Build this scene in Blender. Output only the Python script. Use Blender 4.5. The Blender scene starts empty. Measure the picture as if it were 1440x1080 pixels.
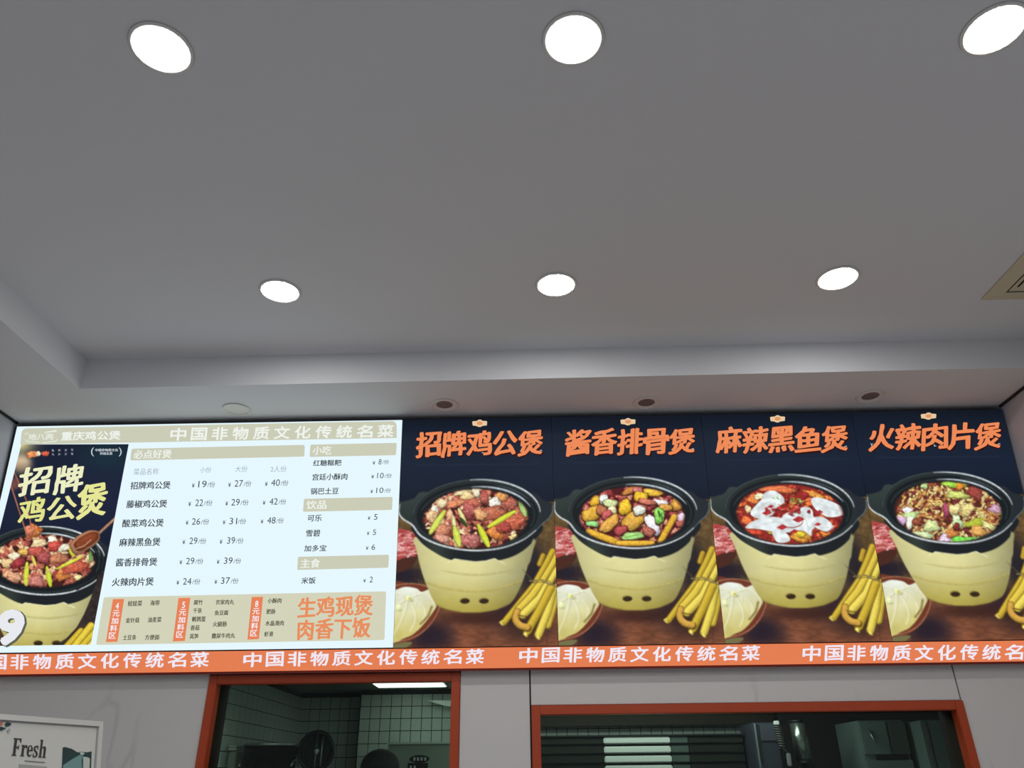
import bpy, bmesh, math, random
import numpy as np
from mathutils import Vector, Matrix

SC = bpy.context.scene
COL = SC.collection
# ------------------------------------------------------------------ camera
K = 1.1
F = 1066.4
PITCH, YAW, ROLL = .4812, -.0146, -.0110
EYE = np.array([0., 0., 1.6])
_f = np.array([math.sin(YAW)*math.cos(PITCH), math.cos(YAW)*math.cos(PITCH), math.sin(PITCH)])
_r = np.array([math.cos(YAW), -math.sin(YAW), 0.])
_u = np.cross(_r, _f)
CR = math.cos(ROLL)*_r + math.sin(ROLL)*_u
CU = -math.sin(ROLL)*_r + math.cos(ROLL)*_u
CF = _f
cd = bpy.data.cameras.new('camera')
cam = bpy.data.objects.new('camera', cd)
COL.objects.link(cam)
cd.sensor_width = 36; cd.lens = F/1440*36; cd.clip_start = .02
M = Matrix(((CR[0], CU[0], -CF[0], EYE[0]), (CR[1], CU[1], -CF[1], EYE[1]), (CR[2], CU[2], -CF[2], EYE[2]), (0, 0, 0, 1)))
cam.matrix_world = M
SC.camera = cam
# ------------------------------------------------------------------ world, exposure, lamps
w = bpy.data.worlds.new('world'); SC.world = w; w.use_nodes = True
w.node_tree.nodes['Background'].inputs[0].default_value = (.5, .5, .52, 1)
w.node_tree.nodes['Background'].inputs[1].default_value = .02
SC.view_settings.view_transform = 'Standard'
SC.view_settings.look = 'None'
SC.view_settings.exposure = 0
SC.view_settings.gamma = 1
SC.view_settings.use_curve_mapping = False
LAMP = 92.0          # radiance of the downlight diffusers
KITCHEN_LAMP = 2.7

def ray(px, py):
    return CF + CR*((px-720)/F) - CU*((py-540)/F)
def at_y(px, py, Y):
    d = ray(px, py); return EYE + d*(Y-EYE[1])/d[1]
def at_z(px, py, Z):
    d = ray(px, py); return EYE + d*(Z-EYE[2])/d[2]
def at_x(px, py, X):
    d = ray(px, py); return EYE + d*(X-EYE[0])/d[0]

HT = EYE[2] + 1.8921*K        # raised ceiling
HS = EYE[2] + 1.7302*K        # soffit
YT = 3.2622*K                 # back edge of the raised field
YS = 3.7915*K                 # foot of the light boxes
YW = YS + .05                 # wall face
XL, XR = -2.7203*K, 2.5298*K
XT = -2.1788*K
ZB = EYE[2] + .4687*K         # bottom of the orange strip
ZO = EYE[2] + .5625*K         # top of the orange strip
TILT = .1191
UP = np.array([0, -math.sin(TILT), math.cos(TILT)])
NB = np.array([0, -math.cos(TILT), -math.sin(TILT)])
Q0 = np.array([0, YS, ZB])
YBACK = -4.5

# rows of downlights further back in the room, above and behind the camera
def room_lamp(x, y, z, r, e, col=(1, .985, .96)):
    l = bpy.data.lights.new('room_downlight', 'AREA'); l.shape = 'DISK'; l.size = 2*r
    l.energy = e; l.color = col
    o = bpy.data.objects.new('room_downlight', l); o.location = (x, y, z); COL.objects.link(o)
    return o
X0, Y0, BX, BY = -1.0341*K, 1.4811*K, 1.2*K, 1.2224*K
for i in range(3):
    for j in range(1, 4):
        room_lamp(X0+i*BX, Y0-j*BY, HT-.012, .085, math.pi*LAMP*math.pi*.085**2)

# ------------------------------------------------------------------ helpers
def lin(c):
    c = np.asarray(c, float)/255.
    return np.where(c <= .04045, c/12.92, ((c+.055)/1.055)**2.4)

def mat(name, col, rough=.6, metal=0., emit=None, es=1., bump=0., bscale=40., var=0., vscale=6., spec=.5, sample=True):
    m = bpy.data.materials.new(name); m.use_nodes = True
    nt = m.node_tree; b = nt.nodes['Principled BSDF']
    c = tuple(lin(col)) + (1,)
    b.inputs['Base Color'].default_value = c
    b.inputs['Roughness'].default_value = rough
    b.inputs['Metallic'].default_value = metal
    b.inputs['Specular IOR Level'].default_value = spec
    tc = nt.nodes.new('ShaderNodeTexCoord')
    if var:
        n = nt.nodes.new('ShaderNodeTexNoise'); n.inputs['Scale'].default_value = vscale; n.inputs['Detail'].default_value = 4
        r = nt.nodes.new('ShaderNodeMapRange'); r.inputs[3].default_value = 1-var; r.inputs[4].default_value = 1+var
        mx = nt.nodes.new('ShaderNodeMix'); mx.data_type = 'RGBA'; mx.blend_type = 'MULTIPLY'; mx.inputs[0].default_value = 1
        nt.links.new(tc.outputs['Object'], n.inputs['Vector']); nt.links.new(n.outputs[0], r.inputs[0])
        mx.inputs[6].default_value = c; nt.links.new(r.outputs[0], mx.inputs[7])
        nt.links.new(mx.outputs[2], b.inputs['Base Color'])
    if bump:
        n = nt.nodes.new('ShaderNodeTexNoise'); n.inputs['Scale'].default_value = bscale; n.inputs['Detail'].default_value = 5
        bp = nt.nodes.new('ShaderNodeBump'); bp.inputs['Strength'].default_value = bump; bp.inputs['Distance'].default_value = .002
        nt.links.new(tc.outputs['Object'], n.inputs['Vector'])
        nt.links.new(n.outputs[0], bp.inputs['Height']); nt.links.new(bp.outputs[0], b.inputs['Normal'])
    if emit is not None:
        b.inputs['Emission Color'].default_value = tuple(lin(emit)) + (1,)
        b.inputs['Emission Strength'].default_value = es
        b.inputs['Specular IOR Level'].default_value = .1
        if not sample: m.cycles.emission_sampling = 'NONE'
    return m

_lit = {}
def lit(rgb, sample=False):
    k = tuple(rgb)
    if k not in _lit:
        _lit[k] = mat('backlit_%d_%d_%d' % k, (8, 8, 8), .5, emit=rgb, sample=sample)
    return _lit[k]

def mesh_obj(name, verts, faces, m, parent=None, smooth=False):
    me = bpy.data.meshes.new(name)
    me.from_pydata([tuple(float(a) for a in v) for v in verts], [], faces)
    if smooth: me.polygons.foreach_set('use_smooth', [True]*len(me.polygons))
    me.update()
    if m is not None: me.materials.append(m)
    o = bpy.data.objects.new(name, me); COL.objects.link(o)
    if parent is not None: o.parent = parent
    return o

def from_bm(name, bm, m, parent=None, smooth=False):
    me = bpy.data.meshes.new(name); bmesh.ops.recalc_face_normals(bm, faces=bm.faces)
    bm.to_mesh(me); bm.free()
    if smooth: me.polygons.foreach_set('use_smooth', [True]*len(me.polygons))
    if m is not None: me.materials.append(m)
    o = bpy.data.objects.new(name, me); COL.objects.link(o)
    if parent is not None: o.parent = parent
    return o

def box(name, x0, x1, y0, y1, z0, z1, m, parent=None, bevel=0.):
    bm = bmesh.new()
    bmesh.ops.create_cube(bm, size=1)
    bmesh.ops.scale(bm, vec=(x1-x0, y1-y0, z1-z0), verts=bm.verts)
    bmesh.ops.translate(bm, vec=((x0+x1)/2, (y0+y1)/2, (z0+z1)/2), verts=bm.verts)
    if bevel: bmesh.ops.bevel(bm, geom=bm.edges[:], offset=bevel, segments=2, affect='EDGES')
    return from_bm(name, bm, m, parent)

def lathe(name, prof, m, parent=None, loc=(0, 0, 0), n=40, smooth=True, caps=False):
    vs = []; fs = []
    for r, z in prof:
        for i in range(n):
            a = 2*math.pi*i/n; vs.append((loc[0]+r*math.cos(a), loc[1]+r*math.sin(a), loc[2]+z))
    for j in range(len(prof)-1):
        for i in range(n):
            fs.append((j*n+i, j*n+(i+1) % n, (j+1)*n+(i+1) % n, (j+1)*n+i))
    if caps:
        fs.append(tuple(range(n))[::-1]); fs.append(tuple((len(prof)-1)*n+i for i in range(n)))
    return mesh_obj(name, vs, fs, m, parent, smooth)

def tube(name, pts, r, m, parent=None, n=8):
    pts = [Vector(p) for p in pts]; vs = []; fs = []
    for k, p in enumerate(pts):
        t = (pts[min(k+1, len(pts)-1)]-pts[max(k-1, 0)]).normalized()
        a = t.orthogonal().normalized() if k == 0 else (a - t*a.dot(t)).normalized()
        b = t.cross(a)
        for i in range(n):
            th = 2*math.pi*i/n; vs.append(p+(a*math.cos(th)+b*math.sin(th))*r)
    for k in range(len(pts)-1):
        for i in range(n): fs.append((k*n+i, k*n+(i+1) % n, (k+1)*n+(i+1) % n, (k+1)*n+i))
    fs.append(tuple(range(n))[::-1]); fs.append(tuple((len(pts)-1)*n+i for i in range(n)))
    return mesh_obj(name, vs, fs, m, parent, True)

def empty(name, loc=(0, 0, 0)):
    o = bpy.data.objects.new(name, None); o.location = loc; COL.objects.link(o); o.empty_display_size = .05
    return o
def tag(o, label, cat, group=None):
    o['label'] = label; o['category'] = cat
    if group: o['group'] = group
    return o
def struct(o): o['kind'] = 'structure'; return o

# points on the tilted face of the light boxes
def S(px, py, off=0.):
    d = ray(px, py); q = Q0+NB*off
    return EYE + d*(np.dot(q-EYE, NB)/np.dot(d, NB))
def SV(P, off=0.):            # many pixels at once -> points
    P = np.asarray(P, float)
    d = CF[None] + CR[None]*((P[:, :1]-720)/F) - CU[None]*((P[:, 1:]-540)/F)
    q = Q0+NB*off
    t = np.dot(q-EYE, NB)/(d@NB)
    return EYE[None] + d*t[:, None]
def proj(P):
    P = np.atleast_2d(P)-EYE; d = P@CF
    return np.stack([720+F*(P@CR)/d, 540-F*(P@CU)/d], 1)
def slab_on(name, pix, m, parent, o0=.001, o1=.003):
    """a flat plate on the light-box face, its outline given on the face"""
    n = len(pix); a = SV(pix, o1); b = SV(pix, o0)
    # keep the outline square to the face: both rims from the same face points
    b = a - NB[None]*(o1-o0)
    fs = [tuple(range(n))] + [tuple(n+i for i in range(n))[::-1]] + [(i, n+i, n+(i+1) % n, (i+1) % n) for i in range(n)]
    return mesh_obj(name, list(a)+list(b), fs, m, parent)
def rounded(q, r, which=(1, 1, 1, 1), k=5):
    """quad (tl,tr,br,bl) with rounded corners"""
    out = []
    for i in range(4):
        p = np.array(q[i], float); a = np.array(q[i-1], float); b = np.array(q[(i+1) % 4], float)
        if not which[i] or r <= 0: out.append(tuple(p)); continue
        pa = p+(a-p)/np.linalg.norm(a-p)*r; pb = p+(b-p)/np.linalg.norm(b-p)*r
        for s in range(k+1):
            t = s/k; out.append(tuple((1-t)**2*pa+2*t*(1-t)*p+t*t*pb))
    return out

# lettering --------------------------------------------------------------
_gl = {}
def glyphs(body, off=0., shear=0., line=1.):
    key = (body, off, shear, line)
    if key in _gl: return _gl[key]
    c = bpy.data.curves.new('lettering', 'FONT'); c.body = body; c.offset = off; c.shear = shear
    c.resolution_u = 3; c.space_line = line; c.align_x = 'CENTER' if '\n' in body else 'LEFT'
    o = bpy.data.objects.new('lettering', c); COL.objects.link(o)
    bpy.context.view_layer.update()
    me = bpy.data.meshes.new_from_object(o.evaluated_get(bpy.context.evaluated_depsgraph_get()))
    V = np.zeros(len(me.vertices)*3, np.float32); me.vertices.foreach_get('co', V); V = V.reshape(-1, 3)[:, :2].astype(float)
    T = [tuple(p.vertices) for p in me.polygons]
    bpy.data.objects.remove(o); bpy.data.meshes.remove(me); bpy.data.curves.remove(c)
    mn, mx = V.min(0), V.max(0)
    V = (V-mn)/(mx-mn)
    _gl[key] = (V, T)
    return V, T
def text_geo(segs, slope=-.019, lean=0., off3=.004, rise=0.):
    """segs: (body, x0, x1, ytop, ybottom, weight). Returns verts, faces on the box face."""
    vs, fs = [], []
    for body, x0, x1, yt, yb, wgt in segs:
        V, T = glyphs(body)
        h = yb-yt; strikes = [(0, 0)]
        if wgt >= 1:
            e = .028*h*wgt; f_ = e*(.55 if rise else 1); strikes = [(-e, 0), (e, 0), (0, -f_), (0, f_), (e*.7, f_*.7), (-e*.7, -f_*.7), (e*.7, -f_*.7), (-e*.7, f_*.7)]
        elif wgt >= .5:
            e = .026*h; strikes = [(-e, 0), (e, 0), (0, e)]
        for si, (ex, ey) in enumerate(strikes):
            X = x0+(x1-x0)*V[:, 0]+ex+lean*h*(V[:, 1]-.5)
            Y = yb-h*V[:, 1]+ey+slope*(X-x0)
            if rise:      # brush-like lettering: strokes climb to the right and swell unevenly
                u_ = V[:, 0]*7+len(body)*1.3+x0; v_ = V[:, 1]*6+x0*.37
                Y = Y-rise*h*(V[:, 0]-.5)+.016*h*np.sin(u_*1.9+v_); X = X+.018*h*np.sin(v_*2.1+u_*.6)
            P = SV(np.stack([X, Y], 1), off3+si*.00012)
            b = len(vs); vs += list(P); fs += [tuple(b+i for i in t) for t in T]
    return vs, fs
def spread(body, x0, x1, yt, yb, wgt, gw=.76, slope=-.0145):
    n = len(body); p = (x1-x0)/(n-1+gw)
    return [(ch, x0+p*i, x0+p*(i+gw), yt+slope*p*i, yb+slope*p*i, wgt) for i, ch in enumerate(body)]
def text(name, segs, rgb, parent, slope=-.019, lean=0., off3=.004, label=None, rise=0.):
    vs, fs = text_geo(segs, slope, lean, off3, rise)
    o = mesh_obj(name, vs, fs, lit(rgb), parent)
    if label: o['label'] = label
    return o

# ------------------------------------------------------------------ materials of the room
paint = mat('ceiling_paint', (222, 224, 228), .85, bump=.05, bscale=90)
wall_paint = mat('side_wall_paint', (196, 198, 206), .7, bump=.05, bscale=60)
black_trim = mat('black_trim', (22, 22, 26), .5)
steel = mat('brushed_steel', (165, 170, 168), .35, .9, bump=.1, bscale=160)
dark_steel = mat('dark_steel', (46, 48, 50), .4, .6, bump=.1, bscale=120)
white_trim = mat('white_trim', (228, 228, 226), .45)
orange_frame = mat('orange_frame', (176, 66, 26), .45, var=.08, vscale=9)
reveal_mat = mat('dark_reveal', (40, 26, 20), .6)
def marble():
    m = mat('marble_panel', (214, 212, 210), .35)
    nt = m.node_tree; b = nt.nodes['Principled BSDF']
    tc = nt.nodes.new('ShaderNodeTexCoord')
    mp = nt.nodes.new('ShaderNodeMapping'); mp.inputs['Rotation'].default_value = (0, .6, 0); mp.inputs['Scale'].default_value = (1.5, 1, .38)
    n = nt.nodes.new('ShaderNodeTexNoise'); n.inputs['Scale'].default_value = 1.2; n.inputs['Detail'].default_value = 4; n.inputs['Distortion'].default_value = .25
    n2 = nt.nodes.new('ShaderNodeTexNoise'); n2.inputs['Scale'].default_value = 2.2; n2.inputs['Detail'].default_value = 1
    s = nt.nodes.new('ShaderNodeMath'); s.operation = 'SUBTRACT'; s.inputs[1].default_value = .5
    a = nt.nodes.new('ShaderNodeMath'); a.operation = 'ABSOLUTE'
    r = nt.nodes.new('ShaderNodeMapRange'); r.inputs[1].default_value = 0; r.inputs[2].default_value = .008; r.inputs[3].default_value = 1; r.inputs[4].default_value = 0
    k = nt.nodes.new('ShaderNodeMapRange'); k.inputs[1].default_value = .48; k.inputs[2].default_value = .62; k.inputs[3].default_value = 0; k.inputs[4].default_value = .2
    p = nt.nodes.new('ShaderNodeMath'); p.operation = 'MULTIPLY'
    mx = nt.nodes.new('ShaderNodeMix'); mx.data_type = 'RGBA'
    mx.inputs[6].default_value = b.inputs['Base Color'].default_value; mx.inputs[7].default_value = tuple(lin((110, 108, 106)))+(1,)
    L = nt.links.new
    L(tc.outputs['Object'], mp.inputs['Vector']); L(mp.outputs[0], n.inputs['Vector']); L(tc.outputs['Object'], n2.inputs['Vector'])
    L(n.outputs[0], s.inputs[0]); L(s.outputs[0], a.inputs[0]); L(a.outputs[0], r.inputs[0]); L(n2.outputs[0], k.inputs[0])
    L(r.outputs[0], p.inputs[0]); L(k.outputs[0], p.inputs[1]); L(p.outputs[0], mx.inputs[0]); L(mx.outputs[2], b.inputs['Base Color'])
    return m
marble_m = marble()
floor_m = mat('floor_stone', (178, 178, 180), .4, var=.1, vscale=2)

# ------------------------------------------------------------------ room shell
struct(box('floor', XL-.1, XR+.1, YBACK, YW+.24, -.1, 0, floor_m))
struct(box('wall_left', XL-.15, XL, YBACK, YW+.24, 0, HT+.2, wall_paint))
struct(box('wall_right', XR, XR+.15, YBACK, YW+.24, 0, HT+.2, wall_paint))
struct(box('wall_rear', XL, XR, YBACK-.1, YBACK, 0, HT+.2, wall_paint))
# raised ceiling field and the dropped soffit around it (back edge and left edge)
bl = at_z(111, 546.7, HS); br = at_z(1440, 517, HS)
sl = (br[1]-bl[1])/(br[0]-bl[0])
xt = bl[0]; ytl = bl[1]; ytr = bl[1]+sl*(XR-xt)
ftl = at_z(0, 449.5, HS); sx = (ftl[0]-bl[0])/(ftl[1]-bl[1])
xtf = xt+sx*(YBACK-ytl)
struct(box('ceiling', XL, XR, YBACK, YW+.24, HT, HT+.12, paint))
def prism(name, pts, z0, z1, m):
    n = len(pts)
    return mesh_obj(name, [(x, y, z0) for x, y in pts]+[(x, y, z1) for x, y in pts],
                    [tuple(range(n))[::-1], tuple(range(n, 2*n))]+[(i, (i+1) % n, n+(i+1) % n, n+i) for i in range(n)], m)
sof = prism('trim_1', [(XL, YBACK), (xtf, YBACK), (xt, ytl), (XR, ytr), (XR, YW+.24), (XL, YW+.24)], HS, HT, paint)
struct(sof)
# thin black strips where the side walls meet the soffit
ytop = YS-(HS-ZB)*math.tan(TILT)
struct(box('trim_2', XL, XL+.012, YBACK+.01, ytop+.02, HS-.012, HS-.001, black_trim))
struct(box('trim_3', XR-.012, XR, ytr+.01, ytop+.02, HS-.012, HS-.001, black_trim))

# ------------------------------------------------------------------ back wall with its stone panels
def WX(px, py): return at_y(px, py, YW)[0]
def WZ(px, py): return at_y(px, py, YW)[2]
w1l = (WX(295.7, 949)+WX(275.6, 1078.6))/2
w1r = (WX(646.8, 944)+WX(645.4, 1080))/2
w2l = (WX(746.7, 990)+WX(749, 1080))/2
w2r = (WX(1353, 987)+WX(1378, 1080))/2
w1t = ZB-.012
w2t = (WZ(748, 990)+WZ(1353, 987))/2
SILL = 1.02
wall = struct(box('wall_back', XL, XR, YW+.03, YW+.22, ZB-.005, HS, paint))
def wpart(nm, x0, x1, z0, z1, y0=YW+.03, y1=YW+.22, m=None): return box(nm, x0, x1, y0, y1, z0, z1, m or paint, wall)
FT = .045
wpart('wall_core', XL, w1l, 0, ZB-.005); wpart('wall_core', w1r, w2l, 0, ZB-.005); wpart('wall_core', w2r, XR, 0, ZB-.005)
wpart('wall_core', w1l, w1r, 0, SILL); wpart('wall_core', w2l, w2r, 0, SILL); wpart('wall_core', w2l, w2r, w2t, ZB-.005)
wpart('joint_backing', XL, w1l, 0, ZB, YW+.024, YW+.03, black_trim); wpart('joint_backing', w1r, w2l, 0, ZB, YW+.024, YW+.03, black_trim)
wpart('joint_backing', w2r, XR, 0, ZB, YW+.024, YW+.03, black_trim); wpart('joint_backing', w2l, w2r, w2t, ZB, YW+.024, YW+.03, black_trim)
G = .008
for x0, x1, z0, z1 in [(XL, w1l-G/2, SILL, ZB), (w1r+G/4, w2l-G, SILL, ZB), (w2l, w2r-G, w2t+.002, ZB), (w2r, XR, SILL, ZB),
                       (XL, w1l-G/2, 0, SILL-G), (w1l, w1r, 0, SILL-.03), (w1r+G/4, w2l-G, 0, SILL-G), (w2l, w2r-G, 0, SILL-.03), (w2r, XR, 0, SILL-G)]:
    box('panel', x0, x1, YW, YW+.024, z0, z1, marble_m, wall, .0015)

def window_frame(nm, xl, xr, zt, zb, fw, yd):
    o = empty(nm, ((xl+xr)/2, YW, zb)); struct(o); inv = Matrix.Translation(-Vector(o.location))
    parts = []
    for n_, a in [('frame_side', (xl, xl+fw, zb, zt)), ('frame_side', (xr-fw, xr, zb, zt)), ('frame_head', (xl+fw, xr-fw, zt-fw, zt)), ('frame_sill', (xl+fw, xr-fw, zb, zb+fw))]:
        parts.append(box(n_, a[0], a[1], YW-.012, YW+.05, a[2], a[3], orange_frame, None, .003))
    for n_, a in [('reveal', (xl, xl+.02, zb, zt)), ('reveal', (xr-.02, xr, zb, zt)), ('reveal', (xl+.02, xr-.02, zt-.02, zt)), ('reveal', (xl+.02, xr-.02, zb, zb+.02))]:
        parts.append(box(n_, a[0], a[1], YW+.05, YW+yd, a[2], a[3], reveal_mat, None))
    g = box('glass_pane', xl+.02, xr-.02, YW+.06, YW+.066, zb+.02, zt-.02, glass, None)
    parts.append(g)
    for p in parts:
        p.parent = o; p.matrix_parent_inverse = inv
    return o
glass = bpy.data.materials.new('tinted_glass'); glass.use_nodes = True
nt = glass.node_tree; nt.nodes.clear()
ou = nt.nodes.new('ShaderNodeOutputMaterial'); tr = nt.nodes.new('ShaderNodeBsdfTransparent'); gl = nt.nodes.new('ShaderNodeBsdfGlossy')
mxs = nt.nodes.new('ShaderNodeMixShader'); mxs.inputs[0].default_value = .015; gl.inputs['Roughness'].default_value = .04
tr.inputs[0].default_value = (.86, .95, .9, 1)
nt.links.new(tr.outputs[0], mxs.inputs[1]); nt.links.new(gl.outputs[0], mxs.inputs[2]); nt.links.new(mxs.outputs[0], ou.inputs[0])
window_frame('window_1', w1l, w1r, w1t, SILL-.02, FT, .24)
window_frame('window_2', w2l, w2r, w2t, SILL-.02, FT, .24)

# ------------------------------------------------------------------ painting kit for the printed food pictures (flat print on the boxes)
rng = np.random.default_rng(7)
def vnoise(X, Y, s, seed=0):
    g = np.random.default_rng(seed).random((64, 64)); x = X/s; y = Y/s
    xi = np.floor(x).astype(int); yi = np.floor(y).astype(int); fx = x-xi; fy = y-yi
    fx = fx*fx*(3-2*fx); fy = fy*fy*(3-2*fy)
    a = g[yi % 64, xi % 64]; b = g[yi % 64, (xi+1) % 64]; c = g[(yi+1) % 64, xi % 64]; d = g[(yi+1) % 64, (xi+1) % 64]
    return (a*(1-fx)+b*fx)*(1-fy)+(c*(1-fx)+d*fx)*fy
class Canvas:
    SS = 3
    def __init__(s, x0, y0, x1, y1):
        s.x0, s.y0 = x0, y0; s.W, s.H = int((x1-x0)*s.SS), int((y1-y0)*s.SS)
        s.A = np.zeros((s.H, s.W, 3), np.float32)
        s.X, s.Y = np.meshgrid(x0+(np.arange(s.W)+.5)/s.SS, y0+(np.arange(s.H)+.5)/s.SS)
    def win(s, xa, ya, xb, yb):
        i0 = max(0, int((xa-s.x0)*s.SS)); i1 = min(s.W, int((xb-s.x0)*s.SS)+2)
        j0 = max(0, int((ya-s.y0)*s.SS)); j1 = min(s.H, int((yb-s.y0)*s.SS)+2)
        if i0 >= i1 or j0 >= j1: return None
        return slice(j0, j1), slice(i0, i1)
    def put(s, w_, m, c):
        a = s.A[w_]; m = m[..., None] if m.ndim == 2 else m
        s.A[w_] = a*(1-m)+np.asarray(c, np.float32)*m
    def poly(s, P, c, a=1., clip=None, tex=0., fn=None):
        P = np.array(P, float); w_ = s.win(P[:, 0].min()-1, P[:, 1].min()-1, P[:, 0].max()+1, P[:, 1].max()+1)
        if w_ is None: return
        X, Y = s.X[w_], s.Y[w_]; ins = np.zeros(X.shape, bool)
        for i in range(len(P)):
            x1, y1 = P[i-1]; x2, y2 = P[i]
            if y1 == y2: continue
            ins ^= ((Y < y1) != (Y < y2)) & (X < (x2-x1)*(Y-y1)/(y2-y1)+x1)
        m = ins.astype(np.float32)*a
        if clip is not None: m = m*clip[w_]
        col = np.asarray(c, float)
        if fn is not None: col = fn(X, Y)
        elif tex: col = col*(1+tex*(vnoise(X, Y, 1.6, 3)-.5))[..., None]
        s.put(w_, m, col)
    def blob(s, cx, cy, rx, ry, rot, c, wob=.12, seed=0, clip=None, shine=.5, dark=.55, tex=.25, lightdir=(-.4, -.9)):
        R = max(rx, ry)*1.3; w_ = s.win(cx-R, cy-R, cx+R, cy+R)
        if w_ is None: return
        X, Y = s.X[w_]-cx, s.Y[w_]-cy; cr, sr = math.cos(rot), math.sin(rot)
        u = (X*cr+Y*sr)/rx; v = (-X*sr+Y*cr)/ry
        rr = (np.abs(u)**2.7+np.abs(v)**2.7)**(1/2.7); th = np.arctan2(v, u)
        k = 1+wob*np.sin(2*th+seed*1.7)+wob*np.sin(3*th+seed)+wob*.7*np.sin(5*th+seed*2.3)+wob*.5*np.sin(8*th+seed*3.1)
        q = rr/k; m = np.clip((1-q)*max(2., min(rx, ry)*2.2), 0, 1)
        if clip is not None: m = m*clip[w_]
        if clip is not None:      # soft contact shade under each piece of food
            u2 = ((X-.6)*cr+(Y-1.5)*sr)/(rx*1.12); v2 = (-(X-.6)*sr+(Y-1.5)*cr)/(ry*1.12)
            m2 = np.clip((1-np.hypot(u2, v2)/k)*3, 0, 1)*.55*clip[w_]
            s.A[w_] = s.A[w_]*(1-m2[..., None])+np.array([58, 26, 22], np.float32)*m2[..., None]
        lx = (X*lightdir[0]+Y*lightdir[1])/R
        sh = 1.06-(1-dark)*np.clip(q, 0, 1)**5+.28*lx
        XX, YY = s.X[w_], s.Y[w_]; sd = int(seed*10) % 17
        if tex: sh = sh*(1+tex*1.6*(vnoise(XX*cr+YY*sr, (-XX*sr+YY*cr)*1.9, 2.3, sd)-.5)*2*.6+tex*(vnoise(XX, YY, 1.1, sd+1)-.5))
        col = np.asarray(c, float)*sh[..., None]
        if shine:
            g = np.clip(vnoise(XX*cr+YY*sr, (-XX*sr+YY*cr)*2.2, 1.9, sd+5)-.66, 0, 1)*3*shine*(v < .35)*(q < .85)
            col = col*(1-g[..., None])+g[..., None]*np.array([250, 236, 220])
        s.put(w_, m, np.clip(col, 0, 255))
    def stroke(s, pts, wd, c, clip=None, a=1., dark=.6, tex=.15, taper=0.):
        pts = np.array(pts, float); w_ = s.win(pts[:, 0].min()-wd, pts[:, 1].min()-wd, pts[:, 0].max()+wd, pts[:, 1].max()+wd)
        if w_ is None: return
        X, Y = s.X[w_], s.Y[w_]; best = np.full(X.shape, 1e9); sg = np.zeros(X.shape); L = len(pts)-1
        for i in range(L):
            d = pts[i+1]-pts[i]; l2 = (d**2).sum()+1e-9
            t = np.clip(((X-pts[i, 0])*d[0]+(Y-pts[i, 1])*d[1])/l2, 0, 1)
            dx = X-pts[i, 0]-t*d[0]; dy = Y-pts[i, 1]-t*d[1]; wl = wd/2*(1-taper*abs(((i+t)/L)*2-1)**2)
            q = np.hypot(dx, dy)/np.maximum(wl, .05)
            upd = q < best; best = np.where(upd, q, best); sg = np.where(upd, dy/np.maximum(wl, .05), sg)
        m = np.clip((1-best)*max(1.5, wd), 0, 1)*a
        if clip is not None: m = m*clip[w_]
        sh = 1.05-(1-dark)*np.clip(best, 0, 1)**2-.18*sg
        if tex: sh = sh*(1+tex*(vnoise(X, Y, 1.5, 5)-.5)*2)
        s.put(w_, m, np.clip(np.asarray(c, float)*sh[..., None], 0, 255))
    def ellm(s, cx, cy, rx, ry, soft=1.5):
        q = np.hypot((s.X-cx)/rx, (s.Y-cy)/ry); return np.clip((1-q)*min(rx, ry)/soft*1.0+.5, 0, 1).astype(np.float32)
    def small(s):
        h, w2 = s.H//3*3, s.W//3*3
        return s.A[:h, :w2].reshape(h//3, 3, w2//3, 3, 3).mean((1, 3))
def bil(img, x, y):
    H, W = img.shape[:2]; x = np.clip(x, 0, W-1.001); y = np.clip(y, 0, H-1.001)
    i, j = x.astype(int), y.astype(int); fx, fy = (x-i)[..., None], (y-j)[..., None]
    return (img[j, i]*(1-fx)+img[j, i+1]*fx)*(1-fy)+(img[j+1, i]*(1-fx)+img[j+1, i+1]*fx)*fy
def arc(cx, cy, rx, ry, a0, a1, n=24):
    return [(cx+rx*math.cos(math.radians(a0+(a1-a0)*i/n)), cy+ry*math.sin(math.radians(a0+(a1-a0)*i/n))) for i in range(n+1)]
def smooth(P, n=6, closed=True):
    P = np.array(P, float); N = len(P); out = []
    for i in range(N if closed else N-1):
        p0, p1, p2, p3 = (P[(i-1) % N], P[i], P[(i+1) % N], P[(i+2) % N]) if closed else (P[max(i-1, 0)], P[i], P[i+1], P[min(i+2, N-1)])
        for k in range(n):
            t = k/n; out.append(.5*((2*p1)+(-p0+p2)*t+(2*p0-5*p1+4*p2-p3)*t*t+(-p0+3*p1-3*p2+p3)*t**3))
    if not closed: out.append(P[-1])
    return out

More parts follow.
